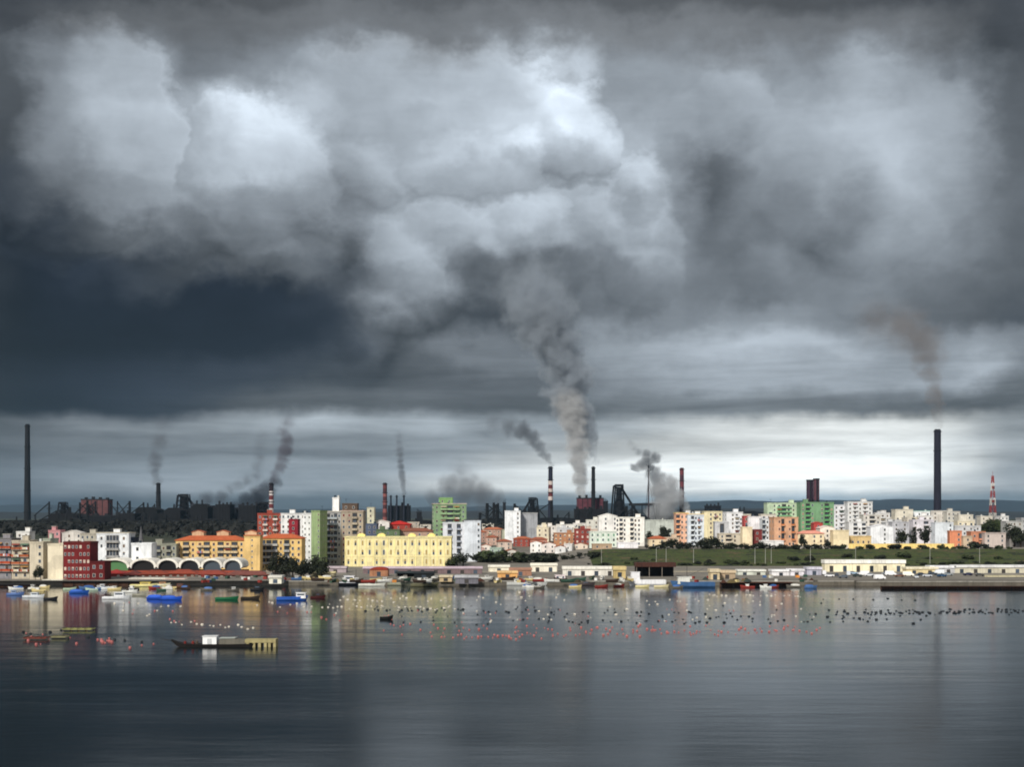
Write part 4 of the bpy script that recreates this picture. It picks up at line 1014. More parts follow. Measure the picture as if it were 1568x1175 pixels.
# twin purple brown silos above the green tower
D = 2350
for (u, hw, vt, col, lb) in ((1240, 5.2, 737, (58, 36, 52), 'left darker purple brown silo standing above the strong green tower block'), (1250, 4.6, 735, (92, 58, 66), 'right red brown silo standing above the strong green tower block')):
    x = X(u, D); o = thing('silo', lb, 'silo', (x, D, zg(x, D)), 0, 'twin silos above the green block'); zt = Z(vt, D) - o.location.z; r_ = hw / F * D
    b = MB(); b.cyl(0, 0, -1, zt, r_, r_, mat(col, .8, .2, .05, .4), 18); part('shell', b.mesh('shell'), o)
    b = MB(); b.cyl(0, 0, zt + .01, zt + 2.2, r_ + .5, r_ + .4, M_IRON, 18); part('cap', b.mesh('cap'), o)
    b = MB(); b.box(-1, 1, -r_ - 1.6, -r_ - .05, 0, zt, M_IRON); part('ladder_shaft', b.mesh('ladder_shaft'), o)
plant('industrial_hall', 'factory hall', 'dark base hall under the two silos', 1233, 1256, 771, 2330, (30, 26, 32), 20, 'block')
# red and white lattice mast at the right
D = 1250
x = X(1520, D); o = thing('radio_mast', 'red and white lattice radio mast tapering upward at the right', 'mast', (x, D, zg(x, D)))
zt = Z(729, D) - o.location.z; w0 = 3.2
n = 8
for k in range(n):
    fa, fb = k / n, (k + 1) / n; m = (WHT, RED)[k % 2]; b = MB()
    wa, wb = w0 * (1 - fa * .8), w0 * (1 - fb * .8)
    C4 = [(-1, -1), (1, -1), (1, 1), (-1, 1)]
    for q in range(4):
        a_, c_ = C4[q], C4[(q + 1) % 4]
        b.bar((a_[0] * wa, a_[1] * wa, zt * fa), (a_[0] * wb, a_[1] * wb, zt * fb), .24, m, 5)
        b.bar((a_[0] * wa, a_[1] * wa, zt * fa), (c_[0] * wb, c_[1] * wb, zt * fb), .14, m, 4)
        b.bar((c_[0] * wa, c_[1] * wa, zt * fa), (a_[0] * wb, a_[1] * wb, zt * fb), .14, m, 4)
        b.bar((a_[0] * wb, a_[1] * wb, zt * fb), (c_[0] * wb, c_[1] * wb, zt * fb), .14, m, 4)
    part('lattice_section', b.mesh('lattice_section'), o)
for z_ in (.55, .78):
    b = MB(); b.cyl(0, -1.9 + z_, zt * z_, zt * z_ + 2.4, 1.3, 1.3, mat((120, 60, 60)), 10); part('dish_drum', b.mesh('dish_drum'), o)
b = MB(); b.bar((0, 0, zt), (0, 0, zt + 4), .12, RED, 5); part('aerial', b.mesh('aerial'), o)

# pipes, small stacks and gantries that roughen the black skyline on the left
rp = random.Random(3)
for k in range(44):
    u = rp.choice([rp.uniform(60, 400), rp.uniform(60, 400), rp.uniform(730, 980)]); D = rp.uniform(2250, 2500)
    x = X(u, D); h = rp.uniform(18, 42); r0 = rp.uniform(1.2, 3.0)
    o = thing('process_tower', 'small black process tower among the dark sheds of the works', 'process tower', (x, D, zg(x, D)), 0, 'process towers of the works')
    b = MB(); b.cyl(0, 0, -1, h, r0, r0 * .9, M_BLACK, 10); part('vessel', b.mesh('vessel'), o)
    b = MB(); b.box(-r0 - 2, r0 + 2, -r0 - 1, r0 + 1, h * .7, h * .7 + .8, M_BLACK); part('platform', b.mesh('platform'), o)
    b = MB(); b.bar((0, 0, h * .95), (rp.choice([-1, 1]) * rp.uniform(12, 26), 0, h * rp.uniform(.3, .6)), .9, M_BLACK, 6); part('pipe', b.mesh('pipe'), o)

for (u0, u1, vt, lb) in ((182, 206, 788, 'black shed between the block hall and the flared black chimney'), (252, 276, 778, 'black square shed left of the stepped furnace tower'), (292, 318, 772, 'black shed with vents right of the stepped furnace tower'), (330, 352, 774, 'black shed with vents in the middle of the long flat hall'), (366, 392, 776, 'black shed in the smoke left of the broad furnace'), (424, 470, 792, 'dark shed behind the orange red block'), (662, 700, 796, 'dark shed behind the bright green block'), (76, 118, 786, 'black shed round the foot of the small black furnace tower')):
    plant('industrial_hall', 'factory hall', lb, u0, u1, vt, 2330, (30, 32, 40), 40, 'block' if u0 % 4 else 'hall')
# ------------------------------------------------------------------ trees, shrubs
G1, G2, G3, G4 = 'dark trees before the green tower block', 'dark trees along the bank top', 'shrubs on the green bank', 'garden trees among the houses'
for (u, vt, vb, D, k, w_) in ((421, 855, 884, 640, 'round', 1.1), (434, 850, 886, 636, 'round', 1.2), (448, 856, 887, 632, 'round', 1.2), (461, 860, 888, 630, 'round', 1.3), (474, 856, 887, 634, 'round', 1.1), (486, 849, 887, 638, 'round', .9), (493, 853, 888, 630, 'round', .8)):
    tree(u, vt, vb, D, k, 'near black leafy tree in the dense clump left of the yellow palace', G1, w_)
for (u, vt, D, k, w_) in ((700, 848, 775, 'round', 1.2), (709, 846, 780, 'round', 1.3), (692, 854, 770, 'bush_g', 1.2)):
    tree(u, vt, None, D, k, 'dark round tree in the clump at the right end of the yellow palace', 'dark trees at the right end of the palace', w_)
r_ = random.Random(5)
for k in range(26):
    u = 724 + k * 7.4 + r_.uniform(-2, 2)
    tree(u, r_.uniform(843, 851), None, r_.uniform(806, 846), r_.choice(['bush', 'bush_g', 'round', 'bush']), 'dark shrub in the hedge line below the old quarter', 'shrubs below the old quarter', 1.6)
for (u, vt, D, k, w_) in ((1018, 829, 845, 'round', 1.2), (1030, 826, 846, 'round', 1.3), (1045, 830, 845, 'round', 1.4), (1058, 831, 843, 'round', 1.2), (1074, 827, 844, 'round', 1.2), (1085, 822, 845, 'round', 1.3), (1097, 826, 844, 'round', 1.2), (1112, 834, 842, 'round', 1.3), (1122, 832, 843, 'round', 1.2), (1136, 833, 842, 'round', 1.2), (1152, 835, 841, 'round', 1.1), (1164, 830, 843, 'round', 1.1), (1178, 836, 838, 'bush', 1.8), (1190, 838, 838, 'bush', 2.0), (1200, 838, 838, 'bush', 1.6), (1004, 838, 838, 'bush', 1.8), (990, 836, 846, 'round', 1.2)):
    tree(u, vt, None, D, k, 'dark bushy tree in the row along the top of the turf bank', G2, w_ * 1.7)
for k in range(30):
    u = 1000 + k * 7 + r_.uniform(-3, 3); tree(u, r_.uniform(833, 838), None, r_.uniform(836, 842), r_.choice(['bush', 'bush', 'round']), 'dark bushy tree in the row along the top of the turf bank', G2, r_.uniform(1.4, 2.4))
for (u, vt, D, k, w_, lb) in ((1228, 820, 848, 'round', .9, 'reddish dark tree before the cream houses right of the orange block'), (1268, 828, 846, 'round', 1.3, 'dark round tree before the rounded white gable'), (1381, 812, 880, 'round', 1.1, 'dark tree left one above the yellow boundary wall'), (1399, 806, 890, 'column', 1.6, 'dark tall tree middle one above the yellow boundary wall'), (1416, 808, 890, 'round', 1.1, 'dark tree right one above the yellow boundary wall'), (1497, 828, 852, 'bush', 1.7, 'dark shrub before the orange gateway house'), (1553, 806, 880, 'round', 1.2, 'tall dark tree left one near the right edge'), (1563, 810, 875, 'round', 1.2, 'tall dark tree right one near the right edge')):
    tree(u, vt, None, D, k, lb, G4, w_)
for (u, vt, vb, D) in ((1216, 852, 862, 795), (1237, 850, 863, 795), (1243, 851, 863, 797), (1298, 848, 859, 805), (1349, 850, 861, 800), (1381, 846, 859, 805), (1388, 848, 860, 803), (1120, 857, 867, 786), (1140, 857, 868, 786), (1085, 856, 866, 787), (1420, 852, 862, 800), (1480, 850, 861, 800), (1530, 850, 860, 800), (1318, 850, 860, 802), (970, 853, 862, 798), (1000, 855, 864, 795)):
    tree(u, vt, None, D, r_.choice(['bush', 'bush_g', 'bush']), 'dark green shrub growing on the face of the turf bank', G3, r_.uniform(1.2, 1.9))
for k in range(58):
    u = 905 + k * 11.6 + r_.uniform(-4, 4)
    tree(u, r_.uniform(859, 864.5), None, r_.uniform(779, 788), r_.choice(['bush', 'bush', 'bush_g']), 'low dark bush along the foot of the turf bank', 'bushes along the foot of the turf bank', r_.uniform(1.3, 2.6))
for k in range(40):
    u = 1192 + k * 9.2 + r_.uniform(-4, 4)
    tree(u, r_.uniform(833, 840), None, r_.uniform(833, 840), r_.choice(['bush', 'bush', 'bush_g']), 'low dark bush along the top edge of the turf bank', 'bushes along the top of the turf bank', r_.uniform(1.2, 2.2))
for k in range(9):
    u = 1506 + k * 4.2; tree(u, 803 - 6 * sin(pi * k / 8) + r_.uniform(-1, 1), None, 1160 + r_.uniform(-15, 15), 'round_g', 'olive green tree on the mound at the foot of the radio mast', 'trees round the radio mast foot', 1.3)
for (u, vt, D, lb) in ((62, 868, 611, 'dark shrub by the doorway of the tall beige block'), (55, 872, 610, 'dark bush left of the dark shrub by the beige block'), (752, 848, 830, 'green bush by the mint cottage')):
    tree(u, vt, None, D, 'round', lb, None, .8)
# town greenery between blocks
for k in range(16):
    u = r_.uniform(905, 1500); tree(u, r_.uniform(806, 818), None, r_.uniform(1000, 1150), 'round', 'small dark tree crown showing between distant town blocks', 'tree crowns between the town blocks', 1.0)
# the far wood on the plain before the works: one uncountable dark mass
b = MB()
for k in range(9500):
    u = r_.choice([r_.uniform(-40, 400), r_.uniform(-40, 400), r_.uniform(400, 1568)])
    D = r_.choice([r_.uniform(1250, 2200), r_.uniform(1500, 2200)]); x = X(u, D); base = zg(x, D)
    top = 9 + 6 * mnoise.noise((u * .03, D * .004, 1.0))
    z = base + r_.uniform(0.0, 1.0) * max(3, top); s_ = r_.uniform(1.6, 3.6)
    n_ = Vector((r_.gauss(0, 1), r_.gauss(-.6, .8), r_.gauss(.4, .8))).normalized(); p_ = n_.orthogonal().normalized() * s_; q_ = n_.cross(p_) * .8
    c = Vector((x, D, z)); b.add([c + p_, c + q_, c - p_, c - q_], [(0, 1, 2, 3)], LEAF_K)
tag(part('far_wood', b.mesh('far_wood')), kind='stuff', label='dark far wood on the plain before the steelworks')

# ------------------------------------------------------------------ boats
PAINT = lambda c, **k: mat(c, .5, .14, .6, .25)
def hull_mesh(L, Bm, dr, fr, m, m2=None, bow=.55, sheer=.5):
    b = MB(); n = 11; rings = []
    for k in range(n):
        f = k / (n - 1)                                    # stern 0 .. bow 1
        wd = Bm / 2 * (.82 + .18 * sin(pi * min(1, f * 1.6) / 2)) if f < 1 - bow else Bm / 2 * max(.03, (1 - ((f - (1 - bow)) / bow) ** 2.1))
        zt = fr + sheer * max(0, f - .35) ** 1.6 * 2.2 + sheer * .25 * max(0, .25 - f)
        x = -L / 2 + L * f
        rk = .09 * L * max(0, f - .7) / .3
        pts = [(-wd, zt), (-wd * .97, zt * .3), (-wd * .62, -dr * .55), (0, -dr), (wd * .62, -dr * .55), (wd * .97, zt * .3), (wd, zt), (wd * .86, zt), (wd * .8, zt * .45), (-wd * .8, zt * .45), (-wd * .86, zt)]
        rings.append([(x + rk * (z + dr) / (zt + dr) - rk, y, z) for y, z in pts])
    b.loft(rings, m)
    return b.mesh('hull')
def boat(label, u, v, L, col, yaw=0, cab=None, mast=False, name='boat', cat='boat', group=None, fr=.6, Bm=None, cover=None, stripe=None, D=None, zz=0.0):
    D = D or DW(v, zz); x = X(u, D); Bm = Bm or max(1.5, L * .3)
    o = thing(name, label, cat, (x, D, zz), radians(yaw), group)
    m = PAINT(col)
    part('hull', hull_mesh(L, Bm, .35 + L * .02, fr + L * .03, m), o)
    z = (fr + L * .03)
    b = MB(); b.box(-L * .42, L * .2, -Bm * .34, Bm * .34, z * .5, z * .62, mat((150, 120, 86))); part('deck', b.mesh('deck'), o)
    if stripe:
        b = MB(); b.box(-L * .47, L * .1, -Bm * .515, -Bm * .5, z * .62, z * .86, PAINT(stripe)); part('rubbing_strake', b.mesh('rubbing_strake'), o)
    if cover:
        b = MB(); n = 8; rings = []
        for k in range(5):
            f = k / 4; xx = -L * .44 + L * .6 * f; ww = Bm * .47 * (1 - .35 * max(0, f - .5)); hh = .55 + .25 * sin(pi * f)
            rings.append([(xx, -ww, z * 1.02), (xx, -ww * .7, z + hh * .7), (xx, 0, z + hh), (xx, ww * .7, z + hh * .7), (xx, ww, z * 1.02), (xx, 0, z * .9)])
        b.loft(rings, PAINT(cover)); part('tarpaulin', b.mesh('tarpaulin'), o)
    if cab:
        cc, cx, cl, ch = cab; w = Bm * .32; x0, x1 = L * cx - cl / 2, L * cx + cl / 2
        b = MB(); b.poly([(x0, z * .63), (x1, z * .63), (x1 - cl * .06, z * .63 + ch), (x0 + cl * .03, z * .63 + ch)], -w, w, PAINT(cc)); cabin = part('wheelhouse', b.mesh('wheelhouse'), o)
        b = MB(); b.box(x0 + cl * .12, x1 - cl * .14, -w - .03, -w - .004, z * .63 + ch * .55, z * .63 + ch * .85, M_GLASS); part('window', b.mesh('window'), cabin)
        b = MB(); b.box(x0 - .2, x1 + .15, -w - .15, w + .15, z * .63 + ch + .003, z * .63 + ch + .12, PAINT(tuple(min(255, c + 8) for c in cc))); part('roof', b.mesh('roof'), cabin)
    if mast:
        b = MB(); b.bar((L * .12, 0, z * .6), (L * .12, 0, z + L * .42), .07, M_IRON, 6); b.bar((L * .12, 0, z + L * .12), (-L * .25, 0, z + L * .3), .05, M_IRON, 5); part('mast', b.mesh('mast'), o)
        b = MB(); b.bar((L * .46, 0, z * 1.4), (L * .46, 0, z * 1.4 + .9), .04, M_IRON, 4); b.bar((L * .2, -Bm * .45, z * 1.25 + .6), (L * .46, 0, z * 1.4 + .8), .03, M_IRON, 4); part('rail', b.mesh('rail'), o)
    return o
boat('pale blue open boat beside the leftmost white boat under the beige blocks', 24, 912, 6.5, (92, 120, 176), 8, ((140, 160, 200), -.1, 1.8, 1.2))
boat('white boat with a dark trailing hull below the blank cream block', 52, 916, 8.0, (222, 226, 230), -4, ((220, 226, 232), .05, 2.6, 1.3))
boat('dark low skiff right of the leftmost white boat', 78, 919, 5.0, (34, 34, 38), 3)
boat('bright blue boat with a blue tarpaulin before the deep red block', 122, 909, 7.6, (32, 84, 172), 0, None, cover=(44, 96, 190))
boat('pale green boat left of the blue tarpaulin boat', 107, 904, 5.2, (186, 206, 180), 5)
boat('pale green grey boat right of the blue tarpaulin boat', 140, 905, 5.0, (176, 196, 178), 186)
boat('small white boat with a white cabin by the dark red annex', 157, 903, 5.4, (238, 240, 240), 0, ((240, 240, 240), 0, 1.7, 1.5))
boat('long white motor boat with a bright white cabin, nearest of the left moorings', 178, 918, 9.6, (240, 242, 244), 2, ((244, 246, 248), .12, 3.6, 1.9))
boat('white boat moored right behind the long white motor boat', 199, 908, 6.0, (234, 234, 228), 4, ((232, 234, 232), .1, 1.8, 1.2))
boat('grey beige boat left of the two royal blue boats', 214, 913, 5.4, (156, 154, 138), 0)
boat('royal blue boat, left one of the touching pair', 242, 918, 7.8, (28, 78, 190), -3, None, cover=(36, 92, 206))
boat('royal blue boat, right one of the touching pair', 263, 919, 7.6, (30, 84, 200), 4, None, cover=(40, 90, 196))
boat('cream boat with a yellow awning left of the striped greenhouse boats', 221, 899, 11.5, (236, 226, 160), 0, ((240, 214, 110), .05, 4.2, 1.2))
boat('second cream boat behind the royal blue pair', 246, 898, 8.5, (238, 232, 196), 0, ((226, 170, 120), .1, 2.6, 1.0))
boat('brown wooden boat right of the cream boats', 276, 901, 8.0, (92, 64, 40), 0, ((120, 70, 46), .0, 2.4, 1.1))
boat('green boat floating alone below the yellow stair tower', 348, 919, 8.4, (26, 104, 66), 2)
boat('dark brown skiff right of the green boat', 384, 918, 7.0, (52, 44, 34), -2)
boat('black tender against the white quay hut', 394, 905, 5.6, (22, 24, 28), 0, ((26, 28, 32), 0, 2.4, 1.4))
boat('mid blue boat with a dazzling white cabin at its right end', 448, 920, 11.0, (38, 88, 176), 0, ((250, 250, 252), .28, 3.4, 1.9), fr=.9)
boat('dark red boat right of the mid blue boat', 487, 917, 5.6, (70, 26, 26), 8, ((60, 34, 30), 0, 1.6, 1.4))
boat('black hulled trawler with a white bridge left of the yellow palace', 540, 897, 12.0, (18, 20, 30), 4, ((240, 240, 246), -.12, 4.4, 2.9), True, name='fishing_boat', fr=1.5, stripe=(220, 222, 230))
boat('long white boat along the quay under the yellow palace', 570, 898, 11.5, (232, 232, 222), 0, ((236, 236, 230), .0, 3.0, .9))
boat('grey green boat with clutter under the yellow palace', 617, 897, 13.0, (150, 152, 132), 0, ((190, 190, 176), -.1, 3.0, 1.4), fr=.9)
boat('olive grey barge shaped boat under the right half of the yellow palace', 651, 899, 12.0, (102, 100, 76), 0, ((120, 116, 92), .1, 4.2, 1.2), fr=1.0)
boat('tiny black rowing boat alone out among the mussel floats', 592, 949, 3.9, (16, 16, 16), 0)
boat('long pale grey white boat below the tent roofs', 808, 897, 18.0, (206, 208, 204), 0, ((226, 226, 218), -.2, 4.4, 1.6), fr=1.0, Bm=3.6)
boat('maroon hulled boat with a white deckhouse left of the ochre hut', 862, 895, 12.0, (104, 22, 34), 2, ((240, 224, 226), -.1, 4.6, 2.9), True, name='fishing_boat', fr=1.3)
boat('dark grey flat boat right of the maroon hulled boat', 893, 897, 10.5, (74, 66, 68), 0, ((90, 80, 78), .1, 2.6, 1.0))
boat('ochre brown boat left of the white wheelhouse boat', 948, 896, 7.6, (110, 78, 40), 0, ((196, 176, 120), -.05, 2.2, 2.6))
boat('white fishing boat with a tall wheelhouse and magenta stripe', 990, 897, 16.5, (240, 240, 242), 180, ((246, 246, 248), .3, 4.0, 4.2), True, name='fishing_boat', fr=1.9, stripe=(176, 60, 96))
boat('small pale yellow boat below the white fishing boat', 984, 900, 6.0, (228, 216, 160), 0)
boat('cream small boat right of the pale yellow boat', 1013, 900, 6.2, (226, 214, 170), 0)
boat('large steel blue fishing boat with white superstructure moored in the middle right', 1060, 900, 18.5, (62, 98, 142), 180, ((222, 222, 214), .2, 5.2, 2.9), True, name='fishing_boat', fr=1.7, stripe=(24, 40, 62))
boat('small white and orange boat at the right end of the brown jetty', 1238, 893, 5.6, (244, 240, 232), 0, ((248, 244, 238), 0, 2.0, 1.4), stripe=(216, 120, 70))

# mussel barge
D = 322.0
o = thing('mussel_barge', 'long low dark barge with white cabin, grey deck and dull yellow pontoon end', 'barge', (X(345, D), D, 0))
s = D / F
def ux(u): return (u - 345) * s
b = MB(); rings = []
for u, w_, zt, zb_ in ((262, .12, 1.75, 1.3), (272, .8, 1.1, .15), (284, 1.5, .7, -.35), (310, 1.9, .62, -.4), (350, 2.0, .62, -.4), (386, 1.8, .75, -.35), (392, 1.4, .8, -.2)):
    rings.append([(ux(u), -w_, zt), (ux(u), -w_ * .85, zb_), (ux(u), w_ * .85, zb_), (ux(u), w_, zt)])
b.loft(rings, mat((24, 20, 18), .7)); part('hull', b.mesh('hull'), o)
b = MB(); b.box(ux(312), ux(333), -1.2, 1.2, .64, 2.35, mat((246, 246, 246), .6, .05, .5, .06)); cb = part('cabin', b.mesh('cabin'), o)
b = MB(); b.box(ux(311), ux(334), -1.35, 1.35, 2.353, 2.5, mat((236, 236, 236), .6)); part('roof', b.mesh('roof'), cb)
b = MB(); b.box(ux(319), ux(326), -1.23, -1.203, .66, 1.9, mat((214, 216, 218), .6)); part('door', b.mesh('door'), cb)
b = MB(); b.poly([(ux(336), .64), (ux(381), .64), (ux(379), 1.55), (ux(360), 1.9), (ux(338), 1.75)], -1.3, 1.3, mat((116, 112, 102), .9, .3, .8)); part('net_pile', b.mesh('net_pile'), o)
b = MB(); b.poly([(ux(337), 1.93), (ux(362), 2.0), (ux(362), 2.1), (ux(337), 2.05)], -1.4, 1.4, mat((176, 182, 176), .8)); part('canopy', b.mesh('canopy'), o)
ym = mat((176, 164, 118), .85)
b = MB(); b.box(ux(377), ux(424), -1.6, 1.6, 1.0, 1.75, ym); part('pontoon_deck', b.mesh('pontoon_deck'), o)
for u in (381, 390.5, 399, 408, 414, 422):
    b = MB(); b.box(ux(u - 2), ux(u + 2), -1.5, 1.5, -.3, .998, ym); part('pontoon_float', b.mesh('pontoon_float'), o)
for u in (284, 296, 302):
    b = MB(); b.cyl(ux(u), -.3, .6, 1.25, .35, .3, mat((120, 40, 34) if u < 300 else (70, 60, 50)), 8); part('bucket', b.mesh('bucket'), o)
b = MB(); b.bar((ux(248), -.4, 1.75), (ux(272), .1, 1.2), .07, mat((40, 30, 26)), 5); part('oar', b.mesh('oar'), o)

# ------------------------------------------------------------------ quay sheds, canopies and jetties
def shed(label, u0, u1, vt, vb, col, roof=None, style='mono', name='shed', cat='shed', dep=7, post=0, open_=False, D=None):
    D = D or DW(vb, 2.03); xa, xb = X(u0, D), X(u1, D); xc = (xa + xb) / 2; w = (xb - xa) / 2; h = Z(vt, D) - 2.03
    o = thing(name, label, cat, (xc, D, 2.03)); m = mat(col, .85); rm = mat(roof or col, .7, .12, .3)
    hr = max(.35, h * .3)
    if open_:
        n = max(2, int(w / 2.5))
        for k in range(n + 1):
            b = MB(); x = -w + .2 + (2 * w - .4) * k / n; b.box(x - .12, x + .12, -.12, .12, -.3, h - hr, m); part('post', b.mesh('post'), o)
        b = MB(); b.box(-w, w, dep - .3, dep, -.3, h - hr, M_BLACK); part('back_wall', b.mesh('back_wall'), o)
    else:
        b = MB(); b.box(-w, w, 0, dep, -.4, h - hr, m); part('wall', b.mesh('wall'), o)
        n = max(1, int(w * 2 / 6.0))
        for k in range(n):
            b = MB(); x = -w + 2 * w * (k + .5) / n; b.box(x - .9, x + .9, -.05, -.003, -.2, (h - hr) * .72, M_DARK if (k + int(u0)) % 2 else M_GLASS); part('door', b.mesh('door'), o)
    b = MB()
    if style == 'mono': b.poly([(-w - .3, h - hr + .003), (w + .3, h - hr + .003), (w + .3, h), (-w - .3, h)], -.5, dep + .3, rm)
    elif style == 'gable':
        vs = [(-w - .3, -.4, h - hr + .003), (w + .3, -.4, h - hr + .003), (w + .3, dep + .4, h - hr + .003), (-w - .3, dep + .4, h - hr + .003), (-w - .3, dep / 2, h), (w + .3, dep / 2, h)]
        b.add(vs, [(0, 1, 5, 4), (2, 3, 4, 5), (1, 2, 5), (3, 0, 4), (3, 2, 1, 0)], rm)
    else:
        n = 10; pts = [(-w * cos(pi * k / n), h - hr + .003 + (hr) * sin(pi * k / n)) for k in range(n + 1)]; b.poly(pts[::-1], -.3, dep, rm)
    part('roof', b.mesh('roof'), o)
    return o
shed('long low shed with a lilac pink roof along the quay under the yellow palace', 556, 738, 868, 879, (128, 108, 110), (206, 186, 196), 'gable', dep=6)
shed('rust red roofed hut left under the yellow palace', 566, 594, 869, 883, (170, 120, 90), (152, 54, 34), 'round')
shed('dark open fronted shed left of the olive grey boat', 606, 636, 876, 884, (40, 44, 44), (44, 54, 58), 'mono', open_=True)
shed('black tarred shed behind the olive grey boat', 634, 664, 876, 886, (30, 34, 36), (34, 40, 44), 'mono')
shed('small beige hut between the olive boat and the grey roofed depot', 673, 692, 882, 890, (214, 190, 150), (232, 216, 184), 'mono')
shed('grey depot with a rounded pale grey roof by the water', 697, 732, 882, 893, (120, 118, 126), (196, 196, 200), 'mono')
shed('pale strip roof hut between cream palace end and boats', 476, 512, 876, 884, (200, 190, 160), (226, 210, 160), 'gable')
shed('greyish long kiosk behind the black hulled trawler', 497, 530, 868, 876, (170, 156, 160), (190, 176, 182), 'mono', D=690)
shed('white slanted roof shed above the orange walled hut', 748, 780, 866, 876, (236, 228, 206), (244, 240, 226), 'mono')
shed('orange walled hut under the white slanted roof shed', 762, 792, 875, 885, (222, 168, 104), (236, 196, 140), 'mono')
shed('dusty brick shed right of the orange walled hut', 780, 814, 870, 882, (170, 126, 104), (178, 132, 110), 'gable')
shed('long white tent roof rising toward the maroon boat', 813, 853, 863, 876, (240, 232, 214), (246, 240, 222), 'gable')
shed('long white fish hall behind the maroon and grey boats', 862, 944, 868, 882, (234, 230, 220), (240, 236, 226), 'mono')
shed('ochre yellow hut between the fish hall and the white wheelhouse', 940, 958, 868, 886, (206, 182, 126), (214, 194, 140), 'mono')
shed('long dark roofed open arcade behind the white fishing boat', 974, 1034, 862, 884, (150, 140, 130), (74, 42, 32), 'mono', name='arcade', cat='arcade', open_=True)
shed('beige quay hut right of the steel blue fishing boat', 1088, 1102, 872, 888, (216, 196, 158), (228, 212, 180), 'mono')
shed('tan cabin row right of the beige quay hut', 1101, 1126, 874, 887, (190, 168, 140), (206, 186, 156), 'mono')
shed('long bright white shed standing alone below the green bank', 1263, 1386, 858, 876, (250, 240, 206), (252, 250, 242), 'mono', name='warehouse', cat='warehouse')
shed('low white container hut, first one along the bank foot', 1130, 1172, 873, 881, (214, 218, 206), (240, 240, 232), 'mono')
shed('low white hut with a lilac tint, second one along the bank foot', 1182, 1210, 873, 882, (236, 234, 236), (246, 246, 248), 'mono')
shed('low white hut, third one along the bank foot', 1209, 1231, 872, 882, (236, 232, 240), (244, 242, 246), 'mono')
shed('grey lilac hut left of the bright white shed', 1236, 1258, 869, 881, (190, 190, 206), (212, 210, 222), 'mono')
shed('cream roofed low shed right of the bright white shed', 1388, 1436, 869, 879, (232, 214, 168), (244, 234, 206), 'mono')
shed('white roofed low shed left of the long pale shed', 1424, 1462, 867, 878, (214, 214, 216), (240, 240, 244), 'mono')
shed('long pale shed running off to the right edge', 1462, 1590, 866, 878, (206, 200, 180), (226, 226, 226), 'mono', name='warehouse', cat='warehouse')
shed('white hut beside the dark grove of trees', 412, 431, 882, 893, (236, 232, 214), (238, 234, 222), 'mono')
shed('long white quay hut with a dark opening left of the white hut', 375, 411, 888, 898, (240, 236, 222), (244, 242, 230), 'mono', D=618)
shed('pale grey glasshouse strip on the quay before the lean-to sheds', 313, 366, 889, 898, (176, 180, 168), (206, 208, 196), 'mono', D=616)
shed('white long canopy before the middle market arches', 198, 252, 886, 893, (196, 190, 176), (232, 226, 212), 'mono', open_=True, D=620)
shed('pinkish canopy right of the white long canopy', 250, 282, 887, 895, (206, 170, 150), (236, 206, 190), 'mono', open_=True, D=618)
shed('brown low stall before the brown wooden boat', 270, 312, 889, 900, (96, 64, 42), (112, 72, 46), 'mono', D=612)
shed('dark red stall right of the white hut', 432, 446, 888, 899, (92, 28, 26), (110, 34, 30), 'mono', D=614)
shed('ochre brown stall row below the dark grove', 446, 500, 889, 898, (112, 84, 48), (132, 104, 60), 'mono', D=614)
shed('beige canopy before the blank cream block', 66, 96, 888, 896, (206, 200, 180), (224, 220, 204), 'mono', open_=True, D=606.5)
wallthing('quay_wall', 'wall', 'long pale retaining wall on the quay at the far right', 1508, 1600, 882, 640, .6, (196, 188, 158))
wallthing('fence_wall', 'wall', 'thin white boundary wall along the foot of the bank', 1030, 1130, 876, 700, .4, (196, 186, 160))
def jetty(label, u0, u1, v, col, hgt=1.2, dep=5):
    D = DW(v); xa, xb = X(u0, D), X(u1, D); xc = (xa + xb) / 2; w = (xb - xa) / 2
    o = thing('jetty', label, 'jetty', (xc, D, 0)); m = mat(col, .9, .3, .4, .3)
    b = MB(); b.box(-w, w, 0, dep, hgt - .3, hgt, m); part('deck', b.mesh('deck'), o)
    n = max(3, int(w * 2 / 4))
    for k in range(n):
        b = MB(); x = -w + .3 + (2 * w - .6) * k / (n - 1); b.cyl(x, .3, -1, hgt - .303, .16, .16, M_BLACK, 6); part('pile', b.mesh('pile'), o)
    b = MB(); b.box(-w, w, dep - .5, dep, -1, hgt - .303, mat((78, 54, 42), .9)); part('skirt', b.mesh('skirt'), o)
jetty('dark brown jetty below the tan cabins on the right', 1104, 1214, 899, (84, 56, 42), 1.9, 4)
jetty('black landing stage under the parked cars at the right', 1350, 1600, 903, (58, 40, 32), 1.3, 2)
jetty('dark floating stage under the left moorings', -30, 60, 899.5, (40, 38, 40), 1.2, 1.5)
jetty('black landing stage below the deep red block', 94, 232, 897.8, (22, 20, 20), 1.9, 1.5)

